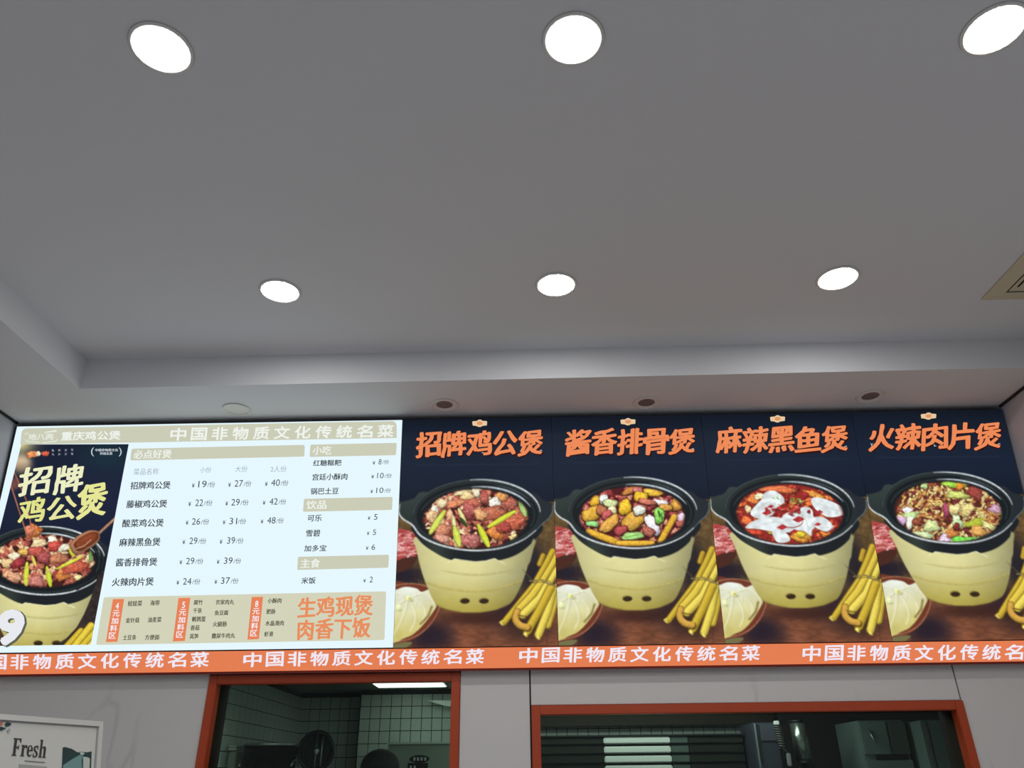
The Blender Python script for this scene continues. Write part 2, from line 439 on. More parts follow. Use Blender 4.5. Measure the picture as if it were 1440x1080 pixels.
def pot_and_stove(c, dx=0., dy=0., sc=1., handles=True):
    """black clay pot on a cream stove; coordinates of the second poster, moved by dx, dy and scaled about (890,770)"""
    T = lambda P: [((x-890)*sc+890+dx, (y-770)*sc+770+dy) for x, y in P]
    # cream stove
    body = smooth([(805, 752), (810, 775), (818, 800), (829, 825), (842, 847), (858, 854), (880, 858), (905, 858), (928, 854), (947, 845), (957, 828), (964, 808), (970, 782), (975, 752), (940, 760), (890, 765), (840, 760)])
    def cream(X, Y):
        x = (X-dx-890)/sc; y = (Y-dy-770)/sc
        g = np.clip(1.0-.0016*(y+0)-.0000*x, .5, 1.2)-.00004*(x+15)**2*.9
        g = g*(1+.03*(vnoise(X, Y, 9, 2)-.5))
        b = np.clip((y-38)/45, 0, 1)[..., None]
        col = (1-b)*np.array([234, 228, 162])+b*np.array([208, 192, 92])
        return col*g[..., None]
    c.poly(T(body), None, fn=cream)
    c.stroke(T(smooth([(816, 783), (835, 793), (862, 801), (895, 805), (930, 801), (955, 793), (968, 784)], closed=False)), 4.5*sc, (168, 156, 92), dark=1, a=.38)
    c.stroke(T(smooth([(828, 816), (850, 823), (880, 827.5), (905, 828), (935, 823), (960, 814)], closed=False)), 4.5*sc, (172, 156, 80), dark=1, a=.38)
    c.stroke(T([(842, 847), (858, 854), (880, 858), (905, 858), (928, 854), (947, 845)]), 2.5*sc, (120, 105, 55), a=.5, dark=.8)
    for hx in (882, 909):
        c.poly(T(arc(hx, 841.5, 7.4, 4.4, 0, 360)), (150, 130, 70)); c.poly(T(arc(hx+.6, 842.2, 6.6, 3.6, 0, 360)), (52, 40, 24))
    # black pot, handles and lower body
    lowb = smooth([(800, 735), (812, 757), (832, 772), (858, 784), (893, 787.5), (925, 785), (952, 776), (974, 757), (984, 735), (940, 720), (840, 720)])
    c.poly(T(lowb), None, fn=lambda X, Y: np.array([30, 34, 38])*(1+.5*np.exp(-(((X-dx-890)/sc+53)/18)**2)[..., None]*np.array([1.4, 1.5, .9])))
    # cream lip over the pot
    lip = smooth([(808, 757), (818, 770), (836, 782), (850, 789), (856, 788), (863, 782.5), (875, 784.5), (893, 786.5), (908, 785), (920, 782), (929, 787), (936, 790), (952, 783), (966, 770), (974, 753), (972, 780), (960, 795), (893, 803), (830, 795), (814, 780)], 3)
    c.poly(T(lip), None, fn=cream)
    c.stroke(T([(852, 789.5), (858, 786), (863.5, 782.7), (878, 785), (893, 786.8), (908, 785.5), (920, 782.2), (928, 786.5), (936, 790)]), 1.7*sc, (240, 235, 190), dark=.95)
    hl = smooth([(812, 688), (800, 697), (788, 701), (780, 703), (779, 710), (780, 718), (786, 726), (797, 733), (806, 742), (816, 752), (850, 740), (850, 700)])
    hr = smooth([(968, 690), (982, 699), (993, 703), (997, 706), (997, 718), (990, 729), (978, 737), (968, 750), (940, 740), (940, 700)])
    gf = lambda X, Y: np.array([50, 60, 58])*(1.0-.25*np.clip((Y-dy-705)/40, -1, 1))[..., None]
    if handles: c.poly(T(hl), None, fn=gf); c.poly(T(hr), (38, 44, 50))
    c.poly(T(arc(890, 720, 92, 50, 0, 360, 60)), (40, 48, 50))
    c.poly(T(arc(891, 721, 86, 45, 0, 360, 60)), (24, 30, 34))
    c.stroke(T(arc(890, 720, 90, 49, 180, 270)), 1.2*sc, (96, 104, 102), dark=.9, a=.8)
    c.stroke(T(arc(890, 720, 90, 49, 262, 356)), 2.8*sc, (220, 228, 230), dark=.85, taper=.6)
    c.stroke(T(arc(891, 726, 82, 45, 195, 262)), 1.1*sc, (90, 100, 96), dark=.9, a=.8)
    c.stroke(T(arc(891, 726, 80, 45, 262, 338)), 3.4*sc, (196, 208, 214), dark=.8, taper=.7, a=.95)
    c.stroke(T(arc(891, 724, 84, 47, 285, 330)), 1.6*sc, (120, 134, 140), dark=.8, taper=.7, a=.8)
    c.stroke(T(arc(890, 722, 82, 44, 335, 380)), 1.2*sc, (80, 104, 92), dark=.9, a=.7)
    c.stroke(T(smooth([(780, 706), (780, 718), (787, 727), (800, 735), (813, 750), (835, 761), (862, 768), (895, 771), (930, 767), (958, 756), (976, 742)], closed=False)), 3.0*sc, (216, 224, 226), dark=.7, taper=.5)
    c.stroke(T(smooth([(976, 742), (984, 733), (993, 725), (997, 716), (997, 707)], closed=False)), 1.6*sc, (96, 120, 130), dark=.8)

BASE = Canvas(772, 572, 1022, 916)
def paint_base(c):
    X, Y = c.X, c.Y
    navy = np.array([19, 27, 41])[None, None]*(1.+.3*np.exp(-((Y-650)/45.)**2)-.35*np.clip((600-Y)/25, 0, 1))[..., None]
    n1 = vnoise(X, Y, 3.3, 1); n2 = vnoise(X*.35, Y*1.2, 2.2, 4); n3 = vnoise(X, Y, 24, 8)
    up = np.array([92, 72, 44])*(.72+.35*n1+.3*n3)[..., None]
    lo = np.array([112, 68, 48])*(.78+.3*n2+.3*n3)[..., None]
    t = np.clip((Y-835)/30, 0, 1)[..., None]; wood = up*(1-t)+lo*t
    k = (Y > 702)[..., None]
    c.A[:] = np.where(k, wood, navy)
    for x in (812, 806, 1001): c.stroke([(x, 800), (x+2, 912)], 1.1, (52, 36, 26), a=.7)
    def shade(cx, cy, rx, ry, col, a=.9):
        m = np.exp(-(((X-cx)/rx)**2+((Y-cy)/ry)**2)**1.5)*a; c.A[:] = c.A*(1-m[..., None])+np.array(col)*m[..., None]
    shade(792, 806, 34, 17, (30, 26, 42)); shade(975, 800, 18, 42, (34, 32, 42)); shade(945, 852, 34, 26, (42, 30, 40), .85)
    shade(838, 892, 34, 24, (34, 28, 42)); shade(900, 866, 60, 10, (58, 34, 30), .8)
    shade(972, 880, 45, 20, (48, 34, 34), .7)
    # bowl of sliced meat
    c.poly(smooth([(775, 784), (806, 775), (811, 781), (803, 794), (789, 801), (775, 802)]), (74, 42, 34))
    c.poly(smooth([(775, 744), (797, 743), (806, 752), (811, 768), (806, 777), (792, 781), (775, 783)]), (176, 74, 70))
    r = random.Random(5)
    for i in range(110):
        x, y = r.uniform(774, 807), r.uniform(745, 780)
        c.stroke([(x, y), (x+r.uniform(3, 8), y+r.uniform(-3, 2))], r.uniform(1.4, 3.2), r.choice([(240, 190, 184), (226, 156, 152), (208, 110, 108), (150, 46, 50), (238, 190, 184), (196, 96, 92)]), dark=.7)
    # garlic in a brown bowl
    c.poly(smooth([(774, 822), (802, 817), (828, 822), (845, 836), (848, 850), (842, 868), (828, 885), (808, 898), (774, 905)]), (112, 56, 40))
    c.stroke(smooth([(774, 822), (802, 817.5), (828, 822), (845, 836), (847, 850), (840, 868), (826, 885), (806, 896), (774, 902)], closed=False), 1.8, (170, 120, 92), dark=.9)
    c.poly(smooth([(775, 906), (800, 900), (812, 901), (800, 909), (775, 912)]), (116, 112, 74))
    g = smooth([(774, 828), (784, 826), (796, 822), (812, 824), (820, 829), (832, 826), (841, 836), (843, 848), (838, 858), (830, 870), (818, 884), (804, 893), (774, 898)])
    def gar(X_, Y_):
        t_ = np.clip((Y_-826)/64+.006*np.abs(X_-800), 0, 1)[..., None]
        col = (1-t_)*np.array([236, 242, 232])+t_*np.array([206, 196, 118])
        return col*(.95+.08*vnoise(X_, Y_, 11, 6)+.02*vnoise(X_, Y_, 3, 2))[..., None]
    c.poly(g, None, fn=gar)
    for P in [[(803, 840), (792, 846), (782, 862), (778, 880)], [(803, 841), (800, 858), (794, 876), (786, 892)], [(806, 841), (814, 856), (816, 872), (810, 886)], [(808, 839), (822, 846), (830, 858), (826, 872)], [(810, 836), (824, 832), (836, 838), (842, 848)], [(798, 836), (788, 832), (778, 834)]]:
        c.stroke(smooth(P, closed=False), 2.6, (196, 190, 128), a=.45, dark=1, tex=0); c.stroke([(x-2.5, y-1) for x, y in smooth(P, closed=False)], 2.2, (248, 250, 244), a=.45, dark=1, tex=0)
    c.blob(803, 839, 6, 4.5, 0, (214, 218, 170), shine=0, tex=.1, dark=.8); c.blob(803, 839, 2.5, 1.8, 0, (190, 180, 90), shine=0, dark=.8)
    c.blob(790, 852, 4, 5, 0, (216, 224, 168), shine=0, tex=.1, dark=.85); c.stroke([(812, 826), (816, 838), (815, 850)], 1.2, (206, 212, 176), a=.8)
    c.stroke([(836, 850), (832, 863), (822, 874)], 3.5, (120, 96, 44), a=.7)
    pot_and_stove(c)
    # bundle of dried tofu sticks tied with straw
    Yl = [(214, 188, 66), (198, 168, 50), (226, 204, 84), (186, 150, 46)]
    def ribbon(P, wd, col, edge=(120, 92, 30)):
        c.stroke(P, wd*1.18, edge, dark=.8, tex=0); c.stroke(P, wd, col, dark=.8, tex=.05)
        c.stroke([(x-wd*.2, y-wd*.1) for x, y in P], wd*.28, tuple(min(255, v+26) for v in col), a=.55, dark=.9, tex=0)
        c.stroke([(x+wd*.28, y+wd*.1) for x, y in P], wd*.16, tuple(v*.7 for v in col), a=.6, dark=.9, tex=0)
    for P, wd, k_ in [([(1001, 772), (992, 792), (982, 812)], 8, 1), ([(1010, 774), (1000, 795), (990, 813)], 9, 0), ([(1019, 784), (1008, 800), (1000, 816)], 9, 2), ([(988, 778), (984, 790)], 7, 3),
                      ([(980, 818), (962, 842), (940, 872)], 8.5, 1), ([(1012, 822), (1008, 850), (1002, 876)], 10, 0), ([(988, 818), (976, 836), (960, 854)], 12, 0),
                      ([(1006, 826), (1000, 858), (990, 889)], 11, 2), ([(997, 820), (988, 838), (966, 861)], 12, 2), ([(1002, 824), (990, 852), (974, 884)], 11.5, 1)]: ribbon(P, wd, Yl[k_])
    c.stroke(smooth([(957, 857), (956, 868), (963, 877), (974, 880)], closed=False), 11, (120, 88, 30)); c.stroke(smooth([(957, 857), (956, 868), (963, 876), (973, 879)], closed=False), 9.5, (206, 160, 70), dark=.8, tex=.05); c.stroke([(959, 862), (972, 864)], 1.6, (84, 52, 20))
    for e in ((937, 873), (972, 889), (990, 893)): c.blob(e[0], e[1], 4, 3, .6, (228, 204, 96), shine=0)
    c.stroke([(972, 814), (988, 812), (1006, 820), (1016, 822)], 2.4, (150, 132, 84)); c.stroke([(974, 817), (990, 815), (1010, 822)], 1.4, (110, 96, 60))
    for i in range(5): c.stroke([(960+i*3, 796+i*3), (972+i*2, 812+i)], .8, (84, 78, 52), a=.7)
    for yy in (650.5,): c.stroke([(800, yy), (975, yy-1.5)], .7, (58, 74, 92), a=.6, dark=1, tex=0)
paint_base(BASE)
base_img = BASE.small()

EDGES = [(561, 748, 551, 911), (779, 743, 781, 908), (1001.7, 745, 1015, 903), (1227.5, 745, 1254, 901)]
EX = [(S(a, b)[0]+S(c_, d)[0])/2 for a, b, c_, d in EDGES]
PWID = (EX[3]-EX[0])/3
EX = [EX[0], EX[0]+PWID, EX[0]+2*PWID, EX[0]+3*PWID, XR-.012]
HTOP = (HS-.03-ZB)/math.cos(TILT)      # length up the sloping face
HMID = (ZO-ZB)/math.cos(TILT)
def FP(x, h, off=0.): return np.array([x, 0, 0])+Q0+UP*h+NB*off

def poster_canvas(k):
    x0, x1 = EX[k], EX[k]+PWID
    pc = proj(np.array([FP(x0, HMID), FP(x1, HMID), FP(x0, HTOP), FP(x1, HTOP)]))
    c = Canvas(int(pc[:, 0].min())-3, int(pc[:, 1].min())-3, int(pc[:, 0].max())+4, int(pc[:, 1].max())+4)
    P = np.stack([c.X.ravel(), c.Y.ravel()], 1)
    W = SV(P); W[:, 0] += EX[1]-EX[k]
    q = proj(W)
    c.A[:] = bil(base_img, q[:, 0]-BASE.x0-.5, q[:, 1]-BASE.y0-.5).reshape(c.A.shape)
    return c
def food_mask(c, k, cx=889, cy=726.5, rx=76, ry=43.5):
    P = np.stack([c.X.ravel(), c.Y.ravel()], 1)
    W = SV(P); W[:, 0] += EX[1]-EX[k]
    q = proj(W); d = np.hypot((q[:, 0]-cx)/rx, (q[:, 1]-cy)/ry).reshape(c.X.shape)
    return np.clip((1-d)*14, 0, 1).astype(np.float32)
def scatter(c, m, cols, n, smin, smax, seed, asp=(.35, .75), shine=.6, top=0):
    r = random.Random(seed); ys, xs = np.where(m > .6); 
    pts = []
    for i in range(n):
        j = r.randrange(len(xs)); pts.append((c.X[ys[j], xs[j]], c.Y[ys[j], xs[j]]))
    pts.sort(key=lambda p: p[1])
    for x, y in pts:
        s_ = r.uniform(smin, smax)
        c.blob(x, y, s_, s_*r.uniform(*asp), r.uniform(-1.2, 1.2), r.choice(cols), .14, r.uniform(0, 6), m, shine if r.random() < .6 else 0)
P_ = []
# poster 1: braised chicken with leek
c = poster_canvas(0); m = food_mask(c, 0)
c.A[:] = c.A*(1-m[..., None])+np.array([66, 32, 30])*m[..., None]
scatter(c, m, [(170, 90, 76), (204, 130, 104), (142, 64, 56), (224, 174, 130), (190, 106, 84), (234, 206, 162)], 260, 3, 8, 11)
for x, y, rx, ry, ro, col in [(649, 691, 12, 5, -.1, (232, 214, 160)), (670, 691, 5, 7, 0, (240, 236, 204)), (657, 698, 8, 6, .3, (226, 196, 140)), (622, 708, 7, 5, -.5, (236, 220, 176)), (611, 717, 6, 5, .2, (238, 228, 200)),
                             (608, 727, 7, 9, .2, (214, 172, 128)), (640, 708, 12, 5, -.3, (214, 132, 94)), (664, 707, 12, 5, 0, (196, 106, 84)), (696, 706, 11, 6, -.4, (240, 234, 220)), (681, 700, 6, 9, 0, (162, 82, 72)),
                             (660, 718, 8, 10, .2, (176, 88, 84)), (691, 722, 20, 8, -.25, (178, 98, 72)), (676, 724, 8, 7, 0, (220, 160, 110)), (716, 708, 11, 7, .3, (176, 96, 80)), (722, 733, 18, 9, -.3, (192, 98, 72)),
                             (697, 749, 9, 10, -.3, (214, 128, 62)), (708, 741, 9, 8, -.3, (170, 70, 60)), (661, 760, 12, 9, 0, (176, 100, 96)), (622, 745, 13, 7, -.2, (200, 128, 96)), (620, 758, 11, 6, .1, (214, 150, 130)), (722, 756, 6, 4, -.4, (222, 202, 130)), (706, 698, 8, 5, .3, (212, 150, 86))]:
    c.blob(x, y, rx*1.12, ry*1.12, ro, col, .1, x*.7, m, .6)
for p, q_, wd, col in [((625, 719), (604, 751), 7, (202, 214, 88)), ((637, 727), (640, 745), 4.5, (228, 226, 160)), ((639, 742), (646, 767), 8, (206, 216, 84)), ((673, 739), (687, 768), 7.5, (204, 214, 60)), ((724, 719), (687, 741), 6, (206, 214, 62)),
                       ((732, 700), (739, 724), 9, (172, 208, 122)), ((645, 716), (655, 737), 5, (226, 220, 150)), ((741, 708), (743, 722), 4, (66, 120, 50)), ((648, 729), (656, 740), 4, (48, 70, 32))]:
    c.stroke([p, q_], wd*1.5, (60, 62, 24), m, .55, taper=.45, tex=0); c.stroke([p, q_], wd*1.3, col, m, taper=.5, dark=.8, tex=.1); c.stroke([p, q_], wd*.25, tuple(min(255, v+34) for v in col), m, .6, taper=.5, tex=0)
P_.append(c)
# poster 2: pork ribs with fried tofu
c = poster_canvas(1); m = food_mask(c, 1)
c.A[:] = c.A*(1-m[..., None])+np.array([84, 28, 32])*m[..., None]
scatter(c, m, [(174, 82, 76), (200, 112, 98), (142, 54, 56), (214, 146, 118)], 190, 3, 7, 21)
for x, y, rx, ry, ro, col in [(889, 689, 15, 4.5, -.35, (196, 128, 62)), (897, 690, 7, 4, .2, (206, 120, 120)), (918, 693, 14, 5, .05, (226, 182, 62)), (901, 699, 10, 7, .1, (226, 182, 50)), (837, 705, 6, 8, .4, (226, 176, 52)), (849, 703, 6, 7, 0, (232, 240, 236)), (858, 708, 10, 5.5, .2, (206, 220, 160)),
                             (832, 723, 14, 9, -.3, (222, 172, 64)), (846, 718, 7, 7, .2, (180, 110, 72)), (879, 714, 8.5, 11, -.1, (226, 182, 48)), (861, 718, 6, 6, 0, (226, 220, 170)), (853, 724, 8, 5, -.6, (196, 92, 94)), (929, 707, 11, 4, .08, (240, 232, 234)), (910, 706, 12, 4, .2, (206, 120, 96)),
                             (952, 708, 7, 12, .25, (216, 160, 70)), (936, 714, 9, 5, .1, (214, 160, 74)), (857, 737, 15, 8, -.7, (222, 166, 76)), (892, 731, 19, 11, -.75, (222, 170, 70)), (899, 718, 8, 7, -.2, (226, 230, 214)), (958, 728, 5, 6.5, 0, (224, 202, 222)),
                             (918, 739, 8, 15, -.45, (240, 236, 246)), (833, 737, 9.5, 3.6, .1, (146, 214, 130)), (927, 725.5, 7, 11, -.15, (140, 212, 96)), (890, 754, 16, 5, -.06, (168, 218, 128)), (912, 748, 9, 6, .5, (176, 100, 84)), (873, 746, 9, 6, -.4, (176, 74, 76)), (957, 737, 6, 5, 0, (180, 96, 84))]:
    c.blob(x, y, rx*1.14, ry*1.14, ro, (90, 30, 24), .06, x*.7, m, 0, tex=0); c.blob(x, y-.5, rx*1.06, ry*1.04, ro, col, .06, x*.7, m, .35, tex=.18)
c.stroke([(926, 719), (928, 726)], 3, (50, 90, 30), m); c.stroke([(930, 722), (931, 730)], 2.4, (70, 120, 44), m); c.stroke([(878, 756), (898, 752)], 1.4, (90, 150, 60), m)
for p, q_, wd in [((948, 727), (929, 761), 9), ((828, 748), (866, 762), 10), ((869, 764), (917, 764), 8)]:
    c.stroke([p, q_], wd*1.15, (104, 50, 24), m, .7); c.stroke([p, q_], wd, (226, 176, 58), m, dark=.72)
P_.append(c)
# poster 3: spicy fish slices in red broth
c = poster_canvas(2); m = food_mask(c, 2)
c.A[:] = c.A*(1-m[..., None])+np.array([150, 46, 40])*m[..., None]
scatter(c, m, [(176, 60, 44), (206, 96, 52), (140, 36, 36), (226, 120, 60), (120, 30, 34)], 130, 2.5, 7, 31, shine=.5)
Z = lambda L_: [(1020+a/8, 660+b/8) for a, b in L_]
for x, y, rx, ry, ro, col in [(1094, 688, 26, 5, .05, (224, 118, 72)), (1146, 696, 16, 4, .3, (228, 156, 66)), (1059, 703, 9, 5, .4, (228, 130, 66)), (1068, 698, 7, 5, 0, (238, 226, 180)), (1052, 716, 4, 6, -.3, (236, 214, 164)), (1060, 747, 14, 5, .15, (214, 76, 54)),
                             (1128, 753, 16, 9, .05, (232, 160, 62)), (1127, 750, 7, 6, .4, (226, 206, 56)), (1161, 749, 8, 5, -.3, (230, 140, 60)), (1082, 747, 7, 3, .4, (216, 204, 76)), (1051, 733, 9, 6, .4, (222, 108, 60))]:
    c.blob(x, y, rx, ry, ro, col, .1, x*.7, m, .4)
def fish(X, Y):
    n = vnoise(X, Y, 5.5, 9); return np.array([244, 246, 244])*(.84+.22*n)[..., None]+np.array([-6, 0, 4])
for L_ in [[(430, 300), (480, 255), (560, 250), (640, 310), (645, 360), (560, 345), (480, 340)], [(300, 490), (380, 380), (450, 330), (560, 330), (650, 370), (570, 430), (530, 500), (400, 545)],
           [(980, 350), (1050, 325), (1200, 370), (1330, 450), (1290, 510), (1150, 525), (1030, 450)],
           [(280, 655), (350, 590), (520, 540), (700, 560), (850, 555), (840, 460), (900, 440), (960, 470), (990, 560), (1130, 600), (1180, 650), (1100, 700), (1010, 650), (960, 680), (950, 740), (880, 690), (780, 680), (720, 700), (600, 700), (400, 665)],
           [(540, 690), (620, 690), (700, 740), (712, 800), (600, 818), (545, 750)], [(660, 520), (780, 480), (850, 500), (850, 600), (760, 640), (650, 620)], [(980, 560), (1080, 540), (1170, 590), (1190, 650), (1120, 690), (1010, 640)]]:
    L0 = np.array(L_, float); L_ = L0.mean(0)+(L0-L0.mean(0))*1.1; sp = smooth(Z(L_), 5); c.poly([(x+.8, y+1.6) for x, y in sp], (140, 60, 44), .7, m); c.poly(sp, None, 1, m, fn=fish)
for p in [[(300, 480), (420, 400), (520, 350)], [(400, 620), (560, 590), (760, 620)], [(880, 480), (920, 600), (940, 720)], [(1040, 380), (1180, 440), (1300, 470)], [(1000, 580), (1080, 660), (1160, 650)]]:
    c.stroke(Z(p), 1.3, (190, 196, 190), m, .7)
r = random.Random(3)
for i in range(26):
    x, y = r.gauss(1113, 11), r.gauss(705, 5); c.stroke([(x, y), (x+r.uniform(-7, 7), y+r.uniform(-3, 3))], 1.8, r.choice([(150, 200, 100), (196, 216, 140), (110, 160, 64), (188, 110, 60)]), m)
for i in range(18):
    x, y = r.gauss(1103, 14), r.gauss(717, 4); c.blob(x, y, r.uniform(2, 4.5), r.uniform(1.5, 2.6), r.uniform(-.6, .6), r.choice([(176, 52, 56), (150, 40, 46), (196, 84, 70)]), .1, i, m, .5)
for x, y, s_ in [(1123, 730, 9), (1100, 741, 8), (1150, 737, 5), (1117, 747, 6), (1078, 721, 7), (1152, 720, 6), (1084, 712, 5), (1133, 694, 6)]:
    c.poly([(x-s_, y+1), (x, y-s_*.5), (x+s_, y), (x, y+s_*.55)], (176, 50, 54), 1, m, tex=.5)
c.stroke(Z([(200, 700), (300, 760), (540, 830)]), 1, (240, 160, 120), m, .6)
P_.append(c)
# poster 4: spicy sliced meat
c = poster_canvas(3); m = food_mask(c, 3)
c.A[:] = c.A*(1-m[..., None])+np.array([88, 44, 34])*m[..., None]
r = random.Random(17); ys, xs = np.where(m > .6); L_ = []
for i in range(520):
    j = r.randrange(len(xs)); L_.append((c.X[ys[j], xs[j]], c.Y[ys[j], xs[j]]))
L_.sort(key=lambda p: p[1])
for x, y in L_:
    col = r.choice([(222, 184, 104), (204, 146, 84), (236, 216, 150), (158, 78, 62), (130, 54, 60), (228, 198, 122), (192, 128, 74), (230, 206, 140)])
    a_ = r.uniform(-1.3, 1.3); l_ = r.uniform(3, 9); bx_ = r.uniform(-3, 3)
    c.stroke([(x, y), (x+math.cos(a_)*l_/2+bx_*.4, y+math.sin(a_)*l_/2-bx_*.3), (x+math.cos(a_)*l_, y+math.sin(a_)*l_)], r.uniform(2.6, 5.4), col, m, dark=.5, tex=.3)
for x, y, rx, ry, ro, col in [(1342, 681, 15, 4.5, .05, (158, 212, 74)), (1350, 684, 6, 4, 0, (226, 140, 50)), (1300, 683, 4, 5, .2, (190, 226, 150)), (1347, 696, 14, 5, .05, (200, 208, 112)), (1372, 694, 11, 7, .6, (146, 64, 56)), (1412, 727, 4, 9, .1, (110, 214, 70)), (1402, 716, 10, 5.5, .4, (192, 152, 176)),
                             (1277, 719, 6, 6, -.5, (236, 230, 240)), (1281, 724, 10, 4, .1, (196, 226, 150)), (1279, 735, 4, 11, .15, (232, 238, 218)), (1268, 732, 5, 7, -.5, (216, 180, 214)), (1310, 740, 9, 8, -.3, (210, 226, 156)), (1346, 733, 6, 9, -.2, (196, 228, 172)), (1343, 716, 7, 7, 0, (230, 212, 146)),
                             (1360, 717, 8, 9, .2, (222, 204, 132)), (1330, 718, 4, 9, 0, (160, 70, 100)), (1371, 735, 14, 4.5, -.2, (180, 192, 60)), (1394, 741, 14, 3.5, .4, (212, 208, 140)), (1328, 759, 10, 6.5, -.5, (220, 200, 226)), (1358, 760, 18, 5.5, -.05, (120, 220, 84)), (1297, 754, 14, 6, .15, (206, 228, 174)),
                             (1290, 734, 6, 6, 0, (140, 70, 50)), (1376, 747, 12, 6, .5, (214, 160, 86)), (1340, 749, 11, 5, -.3, (202, 130, 70)), (1345, 741, 5, 5, 0, (120, 44, 40))]:
    c.blob(x, y, rx*1.1, ry*1.1, ro, col, .12, x*.7, m, .3, tex=.2)
P_.append(c)

# a backlit printed picture: a fine grid whose corner colours carry the print
def print_mat():
    m_ = bpy.data.materials.new('backlit_print'); m_.use_nodes = True; n_ = m_.node_tree; b = n_.nodes['Principled BSDF']
    a = n_.nodes.new('ShaderNodeAttribute'); a.attribute_name = 'print'
    b.inputs['Base Color'].default_value = (.003, .003, .003, 1); b.inputs['Roughness'].default_value = .5; b.inputs['Specular IOR Level'].default_value = .1
    n_.links.new(a.outputs['Color'], b.inputs['Emission Color']); b.inputs['Emission Strength'].default_value = 1.
    m_.cycles.emission_sampling = 'NONE'
    return m_
PRINT = print_mat()
def picture(name, quad, nx, ny, c, parent):
    """quad: four 3-D corners tl,tr,br,bl of the picture on its box"""
    tl, tr_, br_, bl_ = [np.array(q) for q in quad]
    u, v = np.meshgrid(np.linspace(0, 1, nx), np.linspace(0, 1, ny)); u = u.ravel()[:, None]; v = v.ravel()[:, None]
    P = (tl*(1-u)+tr_*u)*(1-v)+(bl_*(1-u)+br_*u)*v
    q = proj(P); img = c.small()
    col = bil(img, q[:, 0]-c.x0-.5, q[:, 1]-c.y0-.5)
    me = bpy.data.meshes.new(name); me.vertices.add(nx*ny); me.vertices.foreach_set('co', P.ravel())
    i, j = np.meshgrid(np.arange(nx-1), np.arange(ny-1)); a = (j*nx+i).ravel()
    F4 = np.stack([a, a+nx, a+nx+1, a+1], 1)
    n = len(F4); me.loops.add(n*4); me.loops.foreach_set('vertex_index', F4.ravel()); me.polygons.add(n)
    me.polygons.foreach_set('loop_start', np.arange(n)*4); me.polygons.foreach_set('loop_total', np.full(n, 4))
    me.update(calc_edges=True)
    at = me.color_attributes.new('print', 'FLOAT_COLOR', 'POINT')
    rgba = np.ones((nx*ny, 4), np.float32); rgba[:, :3] = lin(np.clip(col, 0, 255)); at.data.foreach_set('color', rgba.ravel())
    me.materials.append(PRINT)
    o = bpy.data.objects.new(name, me); COL.objects.link(o); o.parent = parent
    return o
def face_box(name, x0, x1, h0, h1, front, depth, m, parent=None):
    """box lying on the sloping face between two heights; front/back measured along the face normal"""
    vs = [FP(x, h, o_) for o_ in (front, front-depth) for x, h in ((x0, h0), (x1, h0), (x1, h1), (x0, h1))]
    return mesh_obj(name, vs, [(0, 1, 2, 3), (7, 6, 5, 4), (0, 4, 5, 1), (1, 5, 6, 2), (2, 6, 7, 3), (3, 7, 4, 0)], m, parent)
alu = mat('black_aluminium', (26, 28, 36), .45, .3)

# ------------------------------------------------------------------ the four dish posters
titles = [('招牌鸡公煲', 586, 762.5, 607.3, 641.7, (664, 685, 590, 600.3)), ('酱香排骨煲', 796, 976, 604.5, 639.5, (872.5, 893.7, 587.8, 598)),
          ('麻辣黑鱼煲', 1008, 1191, 601, 636, (1083, 1104, 583.8, 594)), ('火辣肉片煲', 1222.5, 1406.7, 597, 632.5, (1295, 1316.7, 580, 590))]
plabels = ['backlit poster of braised chicken pot with green leek strips, beside the white menu', 'backlit poster of rib pot with golden fried tofu and green pepper rings',
           'backlit poster of white fish slices in red chilli broth', 'backlit poster of dry-fried sliced meat pot, last one before the side wall']
for k in range(4):
    x0, x1 = EX[k]+.0007, EX[k+1]-.0007
    root = empty('dish_poster', FP((x0+x1)/2, HMID, -.03)); tag(root, plabels[k], 'poster', 'backlit dish posters above the kitchen windows')
    inv = Matrix.Translation(-Vector(root.location))
    ch = [face_box('light_box', x0, x1, HMID+.001, HTOP, -.002, .05, alu, None)]
    ch.append(picture('printed_picture', [FP(x0+.0002, HTOP-.002), FP(x1-.0002, HTOP-.002), FP(x1-.0002, HMID+.002), FP(x0+.0002, HMID+.002)], 235, 340, P_[k], None))
    s_, a, b, yt, yb, lg = titles[k]
    sh_ = spread(s_, a+.6, b+1.2, yt+.8, yb+1.2, 2.3, .93, -.012); tt_ = spread(s_, a, b, yt, yb, 1.5, .93, -.012)
    ch.append(text('title_shadow', sh_, (48, 14, 14), None, 0, .05, .002, None, .11))
    ch.append(text('title', tt_, (238, 138, 88), None, 0, .05, .0045, None, .11))
    dxs = (a, a+91, b-5)
    for sg in [('Y', a+1.5, a+5, yb-9, yb-4, 0), ('L', a+91, a+94, yb-10, yb-5, 0), ('G', b-4, b, yb-9, yb-4, 0)]:
        ch.append(text('small_letter', [sg], (220, 226, 232), None, -.012, 0, .0015))
    lx0, lx1, ly0, ly1 = lg; W_, H_ = lx1-lx0, ly1-ly0
    ch.append(slab_on('badge', [(lx0+W_*u, ly0+H_*v) for u, v in ((0, .3), (.08, .22), (.3, .2), (.42, .03), (.56, 0), (.7, .18), (.95, .2), (1, .28), (.98, .78), (.7, .84), (.55, 1), (.42, .98), (.28, .86), (.04, .8))], lit((232, 200, 158)), None, .001, .003))
    ch.append(slab_on('badge_emblem', [(lx0+W_*(.5+.2*math.cos(t)), ly0+H_*(.5+.26*math.sin(t))) for t in np.linspace(0, 6.28, 13)[:-1]], lit((222, 150, 108)), None, .003, .004))
    for o in ch: o.parent = root; o.matrix_parent_inverse = inv

